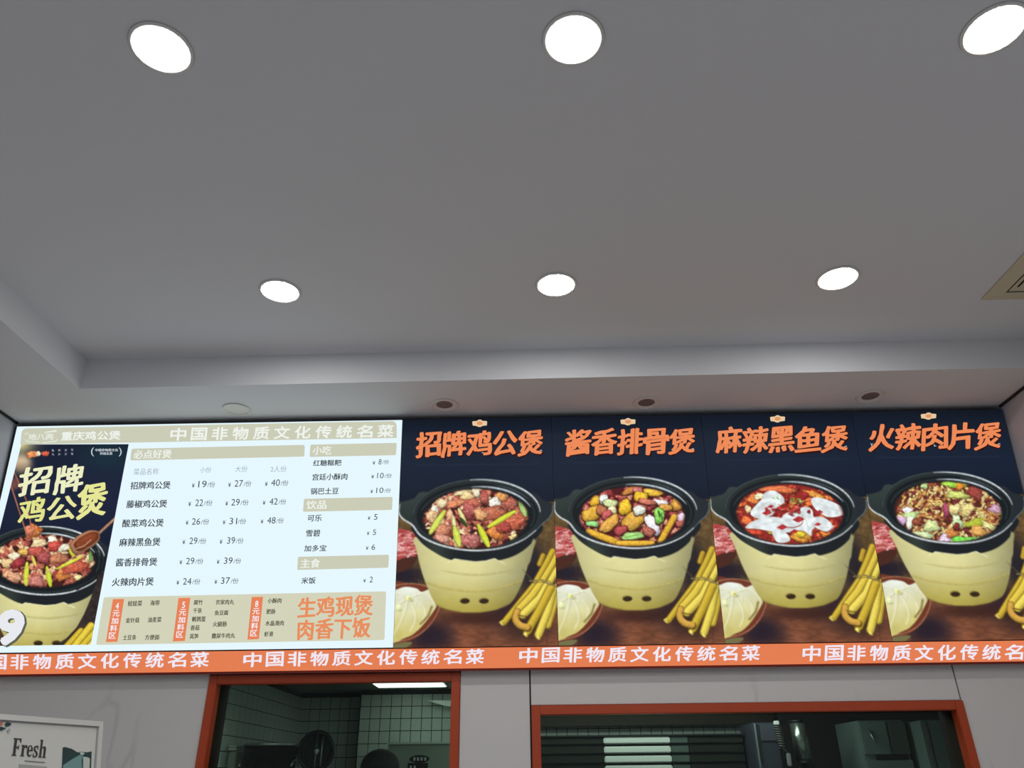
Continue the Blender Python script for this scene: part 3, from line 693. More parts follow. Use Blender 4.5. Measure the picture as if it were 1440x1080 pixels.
# ------------------------------------------------------------------ menu board
XM0, XM1 = S(25, 596)[0], (S(571, 585)[0]+S(551, 911)[0])/2
XM0 = max(XM0, XL+.012); XM1 = EX[0]-.001
menu = empty('menu_board', FP((XM0+XM1)/2, HMID, -.03)); tag(menu, 'large white backlit menu board with dish prices and a small chicken pot picture', 'menu board')
minv = Matrix.Translation(-Vector(menu.location)); mch = []
mch.append(face_box('light_box', XM0-.012 if XM0-.012 > XL else XM0, XM1, HMID+.001, HTOP, -.004, .05, alu))
topm = (S(25, 596)+S(571, 585))/2
hm = np.dot(topm-Q0, UP)
mch.append(face_box('white_face', XM0, XM1, HMID+.004, min(hm, HTOP-.004), 0, .003, mat('menu_face', (20, 20, 20), .5, emit=(224, 241, 249), es=1.06)))
OL = (203, 204, 182)
def bar(q, r=0, wh=(1, 1, 1, 1), col=OL, nm='heading_bar', o0=.0005, o1=.002): mch.append(slab_on(nm, rounded(q, r, wh), lit(col), None, o0, o1))
bar([(31, 602.5), (557.5, 592), (558, 615.8), (28.5, 625)], 7, (1, 1, 0, 0), nm='header_band')
bar([(185, 631), (428.5, 625.5), (428, 642), (183, 647.5)], 3)
bar([(436.5, 625.3), (558, 622.7), (556.7, 640), (435.4, 642.5)], 2)
bar([(427.5, 701.5), (552, 698.7), (551.2, 717), (426, 719.6)], 2)
bar([(419, 783), (547, 780), (546, 798.3), (418, 801.5)], 2)
bar([(146, 839.8), (543, 831.5), (540.6, 900), (135, 907)], 3, col=(211, 211, 186), nm='extras_field')
def mt(nm, segs, col=(66, 76, 80), slope=-.019, lean=.1, off=.004, label=None, rise=0.): mch.append(text(nm, segs, col, None, slope, lean, off, label, rise))
WH = (238, 243, 236)
mt('heading', [('重庆鸡公煲', 86.5, 169, 607.4, 619.5, 1)], WH)
mt('logo_lettering', [('地八两', 40, 75, 610, 619, .6)], (232, 238, 226))
for q in ([(34, 612), (36, 609), (40, 608.5), (40, 609.6), (37, 610)], [(34, 617), (37, 621), (55, 622.6), (55, 621.6), (38, 620)], [(62, 607.6), (78, 604.6), (80, 606), (80, 607.2), (63, 608.8)], [(60, 622.3), (78, 619.6), (80.5, 617), (81.5, 618), (78.5, 621), (60, 623.4)]):
    mch.append(slab_on('logo_line', q, lit((226, 234, 220)), None, .002, .003))
mt('heading', spread('中国非物质文化传统名菜', 240, 553, 602.5, 619.5, 1.0, .74, -.0165), WH, -.0165)
mt('heading', [('必点好煲', 188.5, 241, 633, 645, .8)], WH); mt('heading', [('小吃', 440, 466, 627.5, 639.5, .8)], WH)
mt('heading', [('饮品', 431, 459, 704, 716, .8)], WH); mt('heading', [('主食', 423, 450, 786, 798.5, .8)], WH)
for s_, a, b, t_, bo in [('菜品名称', 188, 223, 659, 668), ('小份', 281.7, 297, 656.8, 665), ('大份', 331, 348, 655.5, 664), ('2人份', 380.6, 403, 655.5, 664)]:
    mt('column_heading', [(s_, a, b, t_, bo, 0)], (158, 168, 180))
names = [('招牌鸡公煲', 183.7, 239.6, 677.6, 688.2), ('藤椒鸡公煲', 178, 234.8, 703.6, 714.5), ('酸菜鸡公煲', 172.3, 230, 730.4, 741.5), ('麻辣黑鱼煲', 168, 225.4, 757, 768.5), ('酱香排骨煲', 163, 221, 785.2, 796.5), ('火辣肉片煲', 157.7, 216, 812.8, 824.3),
         ('红糖糍粑', 440.6, 480, 646.9, 655.4), ('宫廷小酥肉', 439.6, 488.5, 666.3, 675.5), ('锅巴土豆', 437, 476, 686.3, 695.4), ('可乐', 432.7, 452.5, 724, 733.3), ('雪碧', 430.6, 450, 745, 754.6), ('加多宝', 428, 458.8, 766.7, 775.5), ('米饭', 424, 443.8, 812, 821)]
for s_, a, b, t_, bo in names: mt('dish_name', [(s_, a, b, t_, bo, .5)])
prices = [(270, 278.5, 291, 302.5, 676.3, 685.6, '19'), (321, 329.6, 342, 353.5, 675.2, 684.6, '27'), (372.7, 381, 394, 405.6, 674.2, 683.5, '40'),
          (265, 274.4, 286, 298.8, 702.3, 711.7, '22'), (317, 325, 337.5, 349.6, 701.7, 711, '29'), (369.6, 378.5, 391, 402.5, 700.8, 709.8, '42'),
          (261.3, 269.6, 282, 294, 728.8, 738, '26'), (313.3, 322.3, 333.8, 346, 728.3, 737.4, '31'), (366.7, 375.4, 388, 399, 727.3, 736.4, '48'),
          (256.7, 266, 278, 290, 756, 765.3, '29'), (309, 319, 331, 342.5, 755.4, 764.8, '39'), (252.5, 261.3, 273.8, 286, 784.4, 793.6, '29'), (305, 314.6, 327.5, 339, 784, 793, '39'),
          (248.3, 257, 269.6, 281.7, 813, 822.2, '24'), (301.7, 310.4, 323.8, 335.4, 812, 821.2, '37'),
          (524, 532, 537, 547, 645.6, 653.3, '8'), (522.3, 530, 540, 551, 664.9, 672.7, '10'), (521, 528.8, 539.6, 549.6, 685.7, 693.4, '10')]
for y_, a, b, e, t_, bo, s_ in prices:
    h_ = bo-t_; mt('currency_sign', [('¥', y_, y_+3.6, bo-h_*.62, bo, .5)]); mt('price', [(s_, a+.4, b-.4, t_, bo, .3)], (58, 68, 72)); mt('portion_unit', [('/份', b+.8, e, t_+h_*.12, bo-.2, 0)])
for y_, a, b, t_, bo, s_ in [(517.3, 526, 531, 723, 731, '5'), (516, 524.4, 529, 744.6, 752.4, '5'), (514.6, 522.5, 527.7, 765.4, 773.2, '6'), (511, 519.8, 524.4, 811, 819, '2')]:
    mt('currency_sign', [('¥', y_, y_+3.4, bo-4.8, bo, .5)]); mt('price', [(s_, a, b, t_, bo, .3)], (58, 68, 72))
ORG = (232, 130, 88)
for q, s_, (a, b, t_, bo) in [([(158.8, 842.5), (174.4, 842.3), (165, 902.3), (148.8, 903)], '4', (155.5, 167.5, 847, 899)), ([(251, 841), (267.5, 840.7), (259.8, 901.3), (243, 902)], '5', (249.5, 261.5, 845.5, 897.5)), ([(354, 839.6), (369.8, 839.2), (364, 898.6), (348, 899.4)], '8', (353, 365, 844, 895.5))]:
    mch.append(slab_on('price_tag', q, lit(ORG), None, .0022, .0035))
    step = (bo-t_)/5; sk = (q[3][0]-q[0][0])/(q[3][1]-q[0][1]); segs = []
    for i_, ch_ in enumerate(s_+'元加料区'):
        cx_ = (a+b)/2+sk*((t_+step*(i_+.5))-(t_+bo)/2); wd_ = 4 if i_ == 0 else 9.4
        segs.append((ch_, cx_-wd_/2, cx_+wd_/2, t_+step*i_+.8, t_+step*(i_+1)-.9, .8))
    mch.append(text('tag_lettering', segs, (246, 240, 246), None, -.01, .1, .0045))
for s_, a, b, t_, bo in [('娃娃菜', 180, 199.8, 844.8, 852.5), ('海带', 211.5, 224.4, 844.2, 851.6), ('金针菇', 176.9, 196, 868.6, 875.9), ('油麦菜', 208, 227, 867.8, 875.2), ('土豆条', 173, 191.7, 892.8, 900), ('方便面', 204, 224, 892.5, 899.9),
                         ('腐竹', 272.7, 285, 843.6, 850.5), ('千张', 271.7, 283.8, 855.2, 862.1), ('鹌鹑蛋', 270, 289, 866.9, 874.6), ('香菇', 268, 280.6, 879.2, 886.4), ('莴笋', 267, 279, 891.2, 898.4),
                         ('农家肉丸', 303.5, 329, 843.3, 850.3), ('鱼豆腐', 302, 321, 858.3, 865.3), ('火腿肠', 299.4, 318.8, 874.2, 881.4), ('撒尿牛肉丸', 297.7, 330.6, 890.6, 897.9),
                         ('小酥肉', 376.5, 395.8, 841.3, 848.4), ('肥肠', 374.8, 387, 856.7, 863.5), ('水晶滑肉', 373.3, 399, 872.9, 880.1), ('虾滑', 371.7, 384, 888.2, 895.2)]:
    mt('extra_item', [(s_, a, b, t_, bo, .8)], (74, 72, 54))
mt('slogan', [('生鸡现煲', 419.8, 523.3, 839.5, 867.8, 1.2), ('肉香下饭', 419, 520.4, 871, 899, 1.2)], (232, 142, 94), -.019, .05, rise=.08)
# the slanting picture at the left of the menu
c = Canvas(-75, 612, 190, 916); X, Y = c.X, c.Y
c.A[:] = (np.array([22, 28, 46])[None, None]*(1+.3*np.exp(-((Y-700)/60)**2))[..., None])
mm = np.exp(-(((X-150)/40)**2+((Y-640)/22)**2))[..., None]; c.A[:] = c.A+mm*np.array([2, 16, 8])
mm = (Y > 800)[..., None]; c.A[:] = np.where(mm, np.array([78, 56, 44])*(.7+.5*vnoise(X, Y, 3, 4))[..., None], c.A)
mm = np.exp(-(((X-122)/14)**2+((Y-862)/30)**2))[..., None]; c.A[:] = c.A*(1-.8*mm)+mm*.8*np.array([36, 34, 52])
# own pot scaled about the second poster's drawing
pot_and_stove(c, -829, 65.5, .96, True)
c.poly([(138, 806), (133, 826), (127, 843), (118, 864), (108, 882), (94, 897), (76, 909), (150, 914), (155, 806)], None, fn=lambda X_, Y_: np.array([52, 44, 42])*(.8+.4*vnoise(X_, Y_, 3, 4))[..., None])
c.stroke([(148, 782), (146, 797), (132, 816), (108, 829)], 3, (24, 28, 32))
for a, b, wd, col in [((90, 914), (114, 888), 10, (206, 178, 54)), ((100, 915), (128, 880), 10, (224, 198, 66)), ((110, 915), (134, 888), 9, (210, 186, 56)), ((120, 916), (136, 898), 9, (228, 206, 76))]:
    c.stroke([a, b], wd*1.15, (116, 90, 30), tex=0); c.stroke([a, b], wd, col, dark=.8, tex=.06)
m = (np.clip((1-np.hypot((X-62)/73, (Y-789)/38.5))*14, 0, 1)).astype(np.float32)
c.A[:] = c.A*(1-m[..., None])+np.array([66, 32, 30])*m[..., None]
scatter(c, m, [(170, 90, 76), (204, 130, 104), (142, 64, 56), (224, 174, 130), (190, 106, 84), (234, 206, 162)], 230, 3, 8, 44)
for x, y, rx, ry, ro, col in [(55, 764, 11, 6, -.1, (232, 206, 160)), (74, 760, 7, 6, 0, (240, 236, 204)), (90, 770, 10, 5, -.3, (238, 232, 206)), (20, 783, 9, 6, -.4, (236, 224, 190)), (33, 776, 7, 5, 0, (226, 180, 90)), (11, 792, 9, 7, -.3, (216, 184, 130)), (52, 776, 14, 7, .1, (182, 84, 72)),
                             (76, 768, 8, 8, 0, (190, 70, 60)), (80, 786, 16, 7, -.2, (186, 116, 84)), (25, 792, 12, 6, -.4, (146, 48, 54)), (62, 784, 10, 8, .3, (160, 76, 76)), (88, 808, 11, 8, -.4, (208, 128, 66)), (106, 798, 18, 8, -.35, (190, 88, 66)), (20, 812, 12, 7, .1, (208, 152, 118)), (52, 817, 11, 7, 0, (196, 122, 112)), (98, 818, 10, 4, -.3, (170, 90, 74)), (110, 812, 6, 3.5, -.4, (216, 212, 140))]:
    c.blob(x, y, rx, ry, ro, col, .1, x*.7, m, .55)
for a, b, wd, col in [((38, 792), (36, 822), 8, (206, 214, 70)), ((66, 798), (71, 824), 8, (200, 218, 60)), ((115, 783), (80, 800), 5, (206, 214, 70)), ((45, 782), (50, 795), 5, (220, 206, 90)), ((98, 772), (104, 782), 7, (200, 206, 60)), ((128, 772), (127, 790), 6, (110, 160, 80)), ((64, 806), (76, 796), 3, (236, 180, 130))]:
    c.stroke([a, b], wd, col, m, taper=.5, dark=.75)
for i in range(3): c.stroke([(134+i*2, 764+i*5), (141, 772+i*5)], 1.2, (190, 190, 200), a=.6)
# wooden spoon
c.stroke([(162, 729), (150, 740), (137, 752)], 4.2, (176, 130, 100)); c.blob(119, 762, 23, 12.5, -.55, (186, 130, 98), .03, 1, None, 0, tex=.05); c.blob(121, 761, 19, 9, -.55, (128, 62, 36), .03, 1, None, .25, tex=.06)
c.stroke([(106, 772), (118, 768), (128, 759)], 1.4, (240, 220, 190), a=.8)
# chopsticks, the piece they hold, and the soft fingers above
c.blob(47, 747, 11, 10, .3, (190, 106, 52), .1, 2, None, .8); c.blob(42, 746, 6, 8, .2, (206, 120, 90), .1, 4, None, .6)
c.stroke([(12, 672), (39, 756)], 2.4, (188, 112, 84)); c.stroke([(20, 664), (38, 706), (44, 742)], 2.2, (176, 110, 84))
mm = np.exp(-(((X-30)/15)**2+((Y-653)/15)**2)**2)[..., None]; c.A[:] = c.A*(1-mm)+mm*(np.array([212, 186, 154])*(1-.6*np.clip((Y-648)/22, 0, 1))[..., None])
mm = np.exp(-(((X-20)/9)**2+((Y-680)/9)**2)**2)[..., None]*.7; c.A[:] = c.A*(1-mm)+mm*np.array([150, 90, 70])
mm = np.clip(np.exp(-(((X-26)/22)**2+((Y-622)/16)**2)), 0, 1)[..., None]; c.A[:] = c.A*(1-mm)+mm*np.array([226, 214, 150])
c.blob(46, 639, 9, 5, -.1, (226, 140, 86), .1, 1, None, .2); c.blob(54, 638, 3, 4, .2, (240, 224, 190), .1, 1, None, 0)
for a in (-.8, -.35, .1, .55): c.blob(64.5+a*5, 637.5-abs(a)*-1.2, 1.7, 4, a*.8, (214, 92, 70), .05, 1, None, 0)
for i in range(4):
    for j in range(2): c.blob(74.5+i*9, 633.5+j*5.6-i*.25, 1.7, 1.6, 0, (150, 156, 168), .2, i, None, 0)
q = [(28, 625.6), (181, 624.8), (127.6, 906.5), (-72, 912)]
LP = [SV([p], .0015)[0] for p in [(30, 625), (181, 624.6), (127.5, 906.6), (-64, 911)]]
lim = XM0+.02
LP[0][0] = max(LP[0][0], lim)
# the lower-left corner follows the box's own left edge
hb = np.dot(LP[2]-Q0, UP); bl3 = FP(lim, hb, .0015); LP[3] = bl3
mch.append(picture('chicken_pot_picture', LP, 250, 300, c, None))
for s_, a, b, t_, bo, lean_, col in [('招', 27.5, 71, 657, 695.5, .15, (238, 238, 196)), ('牌', 77, 116, 655, 693, .12, (236, 238, 196)), ('鸡', 27, 62.5, 701, 735, .15, (226, 226, 140)), ('公', 67, 107, 699, 731.5, .1, (230, 230, 160)), ('煲', 110, 149, 681, 727, .12, (230, 230, 150))]:
    mch.append(text('title_character', [(s_, a, b, t_, bo, 1.35)], col, None, -.02, lean_, .0045, None, .14))
mch.append(text('laurel_lettering', [('中国非物质文化', 134, 166, 631, 634.8, .5), ('传统名菜', 140.5, 158, 635.8, 639.6, .5)], (206, 216, 222), None, -.005, 0, .004))
for sgn, cx_ in ((-1, 134), (1, 165)):
    P1 = [(cx_+sgn*(6*math.cos(t)), 635.5+7*math.sin(t)) for t in np.linspace(-1.15, 1.15, 9)]; P2 = [(cx_+sgn*(4.4*math.cos(t)), 635.5+6.6*math.sin(t)) for t in np.linspace(1.1, -1.1, 9)]
    mch.append(slab_on('laurel', P1+P2, lit((190, 204, 210)), None, .002, .003))
mch.append(text('price_figure_shadow', [('9', 1.5, 33, 861, 907, 3.)], (92, 96, 84), None, 0, .15, .003))
mch.append(text('price_figure', [('9', -1, 30.5, 860, 905, 2.6)], (232, 234, 240), None, 0, .15, .0045))
for o in mch: o.parent = menu; o.matrix_parent_inverse = minv

# ------------------------------------------------------------------ orange slogan strip
strip = empty('slogan_strip', FP(0, 0, -.03)); tag(strip, 'long orange illuminated strip with white slogan lettering under the menu and posters', 'sign')
sinv = Matrix.Translation(-Vector(strip.location)); sch = []
lipm = mat('strip_edge', (120, 34, 18), .5)
sch.append(face_box('strip_body', XL+.012, XR-.012, -.012, HMID-.002, 0, .042, lipm))
sch.append(face_box('strip_face', XL+.014, XR-.014, 0, HMID-.003, .004, .0035, lit((228, 126, 82))))
sl4 = '中国非物质文化传统名菜'
for a, b, t_, bo, slp in [(-48, 293, 922, 942.3, -.0145), (343, 680, 917.8, 937.8, -.0145), (731, 1068, 911.8, 932.2, -.0115), (1129, 1470, 908.2, 929.2, -.006)]:
    sch.append(text('slogan', spread(sl4, a, b, t_, bo, 1.25, .78, slp), (240, 232, 244), None, slp, .05, .006, None, .03))
for o in sch: o.parent = strip; o.matrix_parent_inverse = sinv

# ------------------------------------------------------------------ downlights
diff_m = mat('lamp_diffuser', (240, 240, 236), .5, emit=(255, 253, 249), es=LAMP)
ring_m = mat('lamp_ring', (226, 226, 222), .5)
trim_shade_m = mat('trim_shade_paint', (140, 140, 142), .8)
off_m = mat('lamp_diffuser_off', (120, 112, 110), .5)
lampspots = [((227, 68), 'lit downlight at the upper left of the raised ceiling, nearest row'), ((806, 55), 'lit downlight in the middle of the nearest row on the raised ceiling'),
             ((1398, 41), 'lit downlight at the upper right corner, cut by the frame edge'), ((394, 409), 'lit downlight nearest the left end of the row by the soffit'),
             ((782, 400), 'lit downlight in the middle of the row by the soffit'), ((1178, 391), 'lit downlight of the soffit row nearest the air vent')]
def downlight(name, p, r, on, label, grp):
    root = empty(name, p); tag(root, label, 'ceiling light', grp)
    lathe('trim_shade_ring', [(r*1.17, -.0006), (r*1.185, -.0006)], trim_shade_m, root, n=48)  # flat grey ring coloured as the shade line round the trim
    lathe('trim_ring', [(r*1.17, 0), (r*1.17, -.004), (r*1.1, -.007), (r*1.0, -.006), (r*.985, -.002)], ring_m, root, n=48)
    if on: lathe('diffuser', [(.001, -.0095), (r*.5, -.0088), (r*.85, -.0065), (r*.97, -.003)], diff_m, root, n=48)
    else:
        lathe('diffuser', [(.001, -.0005), (r*.72, -.0005)], off_m, root, n=40)
        lathe('inner_rim', [(r*.99, -.003), (r*.72, -.0008)], ring_m, root, n=48)
    return root
for px, lb in lampspots:
    downlight('downlight', tuple(at_z(px[0], px[1], HT)), .084, True, lb, 'lit downlights in the raised ceiling')
for px, lb in [((333, 575), 'closed round white downlight in the soffit above the white menu'), ((625, 569), 'unlit downlight in the soffit above the chicken pot poster'),
               ((909, 566), 'unlit downlight in the soffit above the rib pot poster'), ((1224, 557), 'unlit downlight in the soffit nearest the right side wall')]:
    o = downlight('soffit_downlight', tuple(at_z(px[0], px[1], HS)), .066, False, lb, 'unlit downlights in the soffit')
    if px[0] == 333:
        for ch in o.children:
            if ch.name.startswith('diffuser'): ch.data.materials[0] = ring_m

# ------------------------------------------------------------------ air vent in the raised ceiling
vent_m = mat('vent_cream', (206, 198, 170), .5); ventd = mat('vent_dark', (40, 36, 28), .7)
vc = at_z(1379, 420.5, HT); vsz = .56
vent = empty('air_vent', (vc[0]+vsz/2, vc[1]-vsz/2, HT)); tag(vent, 'square cream ceiling air vent with nested louvres at the right edge', 'air vent')
def sq_ring(name, h0, h1, z0, z1, m, parent, th=.002):
    vs = []; 
    for h, z in ((h0, z0), (h1, z1), (h1, z1-th), (h0, z0-th)):
        vs += [(-h, -h, z), (h, -h, z), (h, h, z), (-h, h, z)]
    fs = []
    for a in range(4):
        b = (a+1) % 4
        for i in range(4): fs.append((a*4+i, a*4+(i+1) % 4, b*4+(i+1) % 4, b*4+i))
    return mesh_obj(name, vs, fs, m, parent)
H2 = vsz/2
sq_ring('outer_frame', H2, H2-.075, -.002, -.012, vent_m, vent, .004)
box('backing', -H2+.07, H2-.07, -H2+.07, H2-.07, -.003, -.0015, ventd, vent)
hh = H2-.085
while hh > .03:
    sq_ring('louvre', hh, hh-.025, -.012, -.007, vent_m, vent); hh -= .032
box('centre_plate', -.03, .03, -.03, .03, -.012, -.008, vent_m, vent)

# ------------------------------------------------------------------ free-standing sign board with "Fresh"
hdir = np.array([math.sin(math.radians(19.5)), math.cos(math.radians(19.5)), 0]); hn = np.array([hdir[1], -hdir[0], 0])
corner = EYE+ray(143.3, 1015.5)*2.2
best = None
for k_ in range(-40, 41):
    a_ = math.radians(k_); up_ = np.array([0, 0, 1.])*math.cos(a_)+hn*math.sin(a_)
    p0, p1 = proj(np.array([corner, corner-up_*.1])); s_ = (p1[0]-p0[0])/(p1[1]-p0[1])
    if best is None or abs(s_+.065) < best[0]: best = (abs(s_+.065), k_, up_)
bup = best[2]; bn = np.cross(hdir, bup); bn = bn if np.dot(bn, hn) > 0 else -bn
def BP(a, b, o_=0.): return corner-hdir*a-bup*b+bn*o_           # a metres to the left of, b metres below the top corner
def bpx(px, py, o_=0.):
    d = ray(px, py); return EYE+d*(np.dot(corner+bn*o_-EYE, bn)/np.dot(d, bn))
board = empty('sign_board', (corner[0]-hdir[0]*.3, corner[1]-hdir[1]*.3, 0)); tag(board, 'white framed free-standing sign board reading Fresh, at the lower left', 'sign board')
binv = Matrix.Translation(-Vector(board.location)); bch = []
board_w = mat('board_print', (206, 208, 204), .35); bfr = mat('board_frame', (214, 216, 214), .3, .2); ink = mat('board_ink', (52, 54, 54), .6)
teal = mat('board_teal', (24, 58, 58), .6); teal2 = mat('board_light_teal', (110, 150, 150), .6); pale = mat('board_pale', (160, 162, 162), .6); pinkm = mat('board_pink', (196, 120, 104), .6)
palegreen = mat('board_pale_green', (188, 200, 192), .6)
def bbox_(name, a0, a1, b0, b1, o0, o1, m):
    vs = [BP(a, b, o_) for o_ in (o1, o0) for a, b in ((a0, b0), (a1, b0), (a1, b1), (a0, b1))]
    o = mesh_obj(name, vs, [(0, 1, 2, 3), (7, 6, 5, 4), (0, 4, 5, 1), (1, 5, 6, 2), (2, 6, 7, 3), (3, 7, 4, 0)], m); bch.append(o); return o
BWD, BHT = .62, .9
bbox_('board_panel', .012, BWD-.012, .012, BHT-.012, -.02, 0, board_w)
for a in [(0, BWD, 0, .0135), (0, BWD, BHT-.0135, BHT), (0, .0135, .0135, BHT-.0135), (BWD-.0135, BWD, .0135, BHT-.0135)]: bbox_('frame_bar', *a, -.028, .006, bfr)
bbox_('frame_groove', .0135, BWD-.0135, .0135, .0165, .0, .002, pale)
bbox_('frame_groove', .0135, .0165, .0165, BHT-.0135, .0, .002, pale)
def bpoly(name, pts, m, o_=.001):
    P = [bpx(x, y, o_) for x, y in pts]; n = len(P); Q = [p-bn*.0008 for p in P]
    bch.append(mesh_obj(name, P+Q, [tuple(range(n)), tuple(range(n, 2*n))[::-1]]+[(i, n+i, n+(i+1) % n, (i+1) % n) for i in range(n)], m))
def btext(body, x0, x1, y0, y1, slope, lean, m, font=None, wgt=0.):
    V, T = glyphs(body, .02*wgt); h = y1-y0; vs = []; fs = []
    for e in ([0] if not wgt else [-.5*wgt, .5*wgt, -.25*wgt, .25*wgt]):
        b_ = len(vs)
        for u, v in V: vs.append(bpx(x0+(x1-x0)*u+lean*h*v+e, y1-h*v+slope*(x1-x0)*u, .002+.0001*e))
        fs += [tuple(b_+i for i in t) for t in T]
    bch.append(mesh_obj('lettering', vs, fs, m))
# condensed serif letters F r e s h, drawn as outlines (stem widths like the photo)
def serif_fresh():
    x0, yb, H_ = 16.5, 1062.3, 24.5; sl_, ln = .07, .13
    def q(pts, nm='letter', m=ink): bpoly(nm, [(x0+x+ln*y, yb-y+sl_*x) for x, y in pts], m, .0015)
    # F
    q([(0, 0), (6.6, 0), (6.6, 1.2), (5, 1.6), (5, 11), (7.4, 11), (8, 9), (8.8, 9), (8.8, 15), (8, 15), (7.4, 12.8), (5, 12.8), (5, 23), (8, 23), (9.6, 21.5), (10.2, 18.5), (11, 18.5), (11, 24.5), (0, 24.5), (0, 23.4), (1.6, 23), (1.6, 1.6), (0, 1.2)])
    # r
    q([(12.2, 0), (17.6, 0), (17.6, 1), (16.4, 1.3), (16.4, 11), (17.4, 13.4), (18.4, 13.4), (18.4, 11.8), (20, 11.6), (20.6, 13.2), (20, 15.8), (18.4, 16.2), (16.4, 14.2), (16.2, 16), (12.2, 15.6), (12.2, 14.6), (13.4, 14.2), (13.4, 1.3), (12.2, 1)])
    # e
    q([(24.6+4*math.cos(t), 8+8.2*math.sin(t)) for t in np.linspace(.1, 5.6, 20)]+[(27, 3.6), (25.6, 1.8), (24.2, 2.4), (23.4, 5), (23.2, 7.8), (28.4, 8.2)])
    bpoly('letter_counter', [(x0+x+ln*y, yb-y+sl_*x) for x, y in [(23.3, 9.6), (25.6, 9.6), (25.4, 13), (24.6, 14.6), (23.6, 13)]], board_w, .0024)
    # s
    q(smooth([(29.8, .2), (32, -.4), (35, .6), (36.2, 4), (35, 7.4), (32.4, 9.8), (31.8, 12.4), (33, 14.6), (34.4, 13.6), (35, 11.2), (35.6, 11.2), (35.6, 15.6), (33.2, 16.2), (30.6, 15), (29.6, 12), (30.6, 8.6), (33.2, 6.2), (34, 3.8), (33, 1.4), (31, 2), (30.2, 5), (29.6, 5)], 3))
    # h
    q([(37.4, 0), (42.2, 0), (42.2, 1), (41.2, 1.3), (41.2, 12), (42.4, 13.8), (43.8, 13.2), (44, 11), (44, 1.3), (43.2, 1), (43.2, 0), (47.8, 0), (47.8, 1), (46.8, 1.3), (46.8, 12), (46, 15.2), (44.4, 16), (42.6, 15.4), (41.2, 13.8), (41.2, 25), (37.4, 24.6), (37.4, 23.6), (38.6, 23.2), (38.6, 1.3), (37.4, 1)])
serif_fresh()
bpoly('faint_line', [(35, 1069.2), (63.5, 1071.6), (63.4, 1072.8), (35, 1070.6)], mat('board_grey_ink', (120, 122, 122), .6))
bpoly('text_block', [(27, 1074.5), (66, 1078), (66, 1086), (27, 1083)], pale)
bpoly('teal_image', [(88.5, 1051), (92, 1050.5), (101, 1053), (109, 1058), (116, 1057), (122, 1058), (129, 1056.5), (127, 1110), (86, 1108)], teal)
bpoly('teal_image_light', [(89, 1076), (104, 1066), (113, 1061), (117, 1062), (115, 1070), (117, 1110), (87, 1108)], teal2, .002)
bpoly('teal_image_light', [(117, 1064), (124, 1065), (126.5, 1067), (125, 1100), (117, 1110)], palegreen, .0025)
bpoly('teal_image_spot', [(112, 1058.5), (116, 1057.2), (119.5, 1059.5), (116, 1062), (113.5, 1061)], palegreen, .003)
bpoly('plant_image', [(-30, 1002), (0, 1004.5), (4, 1007), (5.5, 1014), (3, 1020), (-2, 1023), (-30, 1024)], pinkm)
bpoly('plant_image', [(5, 1006), (12, 1005), (17, 1008), (14, 1013), (9, 1015), (5, 1014)], palegreen, .002)
bpoly('plant_image', [(7, 1018), (10, 1015.5), (16, 1017), (15, 1020), (9, 1022)], teal, .002)
bpoly('plant_image', [(-20, 1024), (2, 1022), (9, 1024), (3, 1027), (-20, 1029)], teal, .0022)
bpoly('plant_image', [(10, 1027), (14, 1024), (15, 1027), (12, 1031)], pale, .002)
# support post and foot
pm = BP(BWD/2, BHT/2, -.04)
bch.append(box('post', pm[0]-.018, pm[0]+.018, pm[1]-.018, pm[1]+.018, .02, pm[2]+.1, bfr, None, .003))
bch.append(box('foot_plate', pm[0]-.2, pm[0]+.2, pm[1]-.2, pm[1]+.2, 0, .02, bfr, None, .004))
for o in bch: o.parent = board; o.matrix_parent_inverse = binv

# ------------------------------------------------------------------ kitchen behind the windows
YK0 = YW+.24
kx = at_y(322, 965, YK0)[0]
YK1 = at_x(421, 1010, kx)[1]
ZK = at_y(421, 975, YK1)[2]
tile_m = mat('kitchen_tile', (178, 188, 180), .3, spec=.4); grout = mat('tile_grout', (54, 62, 58), .8)
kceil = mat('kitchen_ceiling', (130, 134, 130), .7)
xs_ = at_y(513, 1000, YK1)[0]; YK2 = YK1-.16
XKR = XR-.05
kl = struct(box('wall_kitchen_left', kx-.1, kx, YK0, YK1, 0, ZK, grout))
kb = struct(box('wall_kitchen_back', kx-.1, XKR+.1, YK1, YK1+.1, 0, ZK, grout))
kp = struct(box('wall_kitchen_pier', xs_, XKR, YK2, YK1, 0, ZK, grout))
struct(box('wall_kitchen_right', XKR, XKR+.1, YK0, YK1, 0, ZK, wall_paint))
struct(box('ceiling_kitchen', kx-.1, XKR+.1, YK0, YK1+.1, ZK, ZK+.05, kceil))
struct(box('floor_kitchen', kx-.1, XKR+.1, YK0, YK1+.1, -.1, 0, floor_m))
TW = abs(at_y(520+14.6, 1030, YK2)[0]-at_y(520, 1030, YK2)[0]); TH = abs(at_y(560, 1010, YK2)[2]-at_y(560, 1027.4, YK2)[2])
def tile_mesh(w_, h_):
    bm = bmesh.new(); bmesh.ops.create_cube(bm, size=1); bmesh.ops.scale(bm, vec=(w_-.005, .008, h_-.005), verts=bm.verts)
    me = bpy.data.meshes.new('tile'); bm.to_mesh(me); bm.free(); me.materials.append(tile_m); return me
TME = tile_mesh(TW, TH); TME2 = tile_mesh(TW*1.35, TH)
zrow = at_y(560, 1010.5, YK2)[2]         # a visible joint
z0t = zrow+TH*math.floor((ZK-zrow)/TH)
rt = random.Random(2)
def tile_at(me, x, y, z, rz, par):
    o = bpy.data.objects.new('tile', me); COL.objects.link(o); o.location = (x, y, z); o.rotation_euler = (rt.uniform(-.006, .006), 0, rz+rt.uniform(-.004, .004)); o.parent = par
def visible(p, m=8):
    q = proj(np.array(p))[0]; return -m < q[0] < 1440+m and -m < q[1] < 1080+m
nt_ = 0
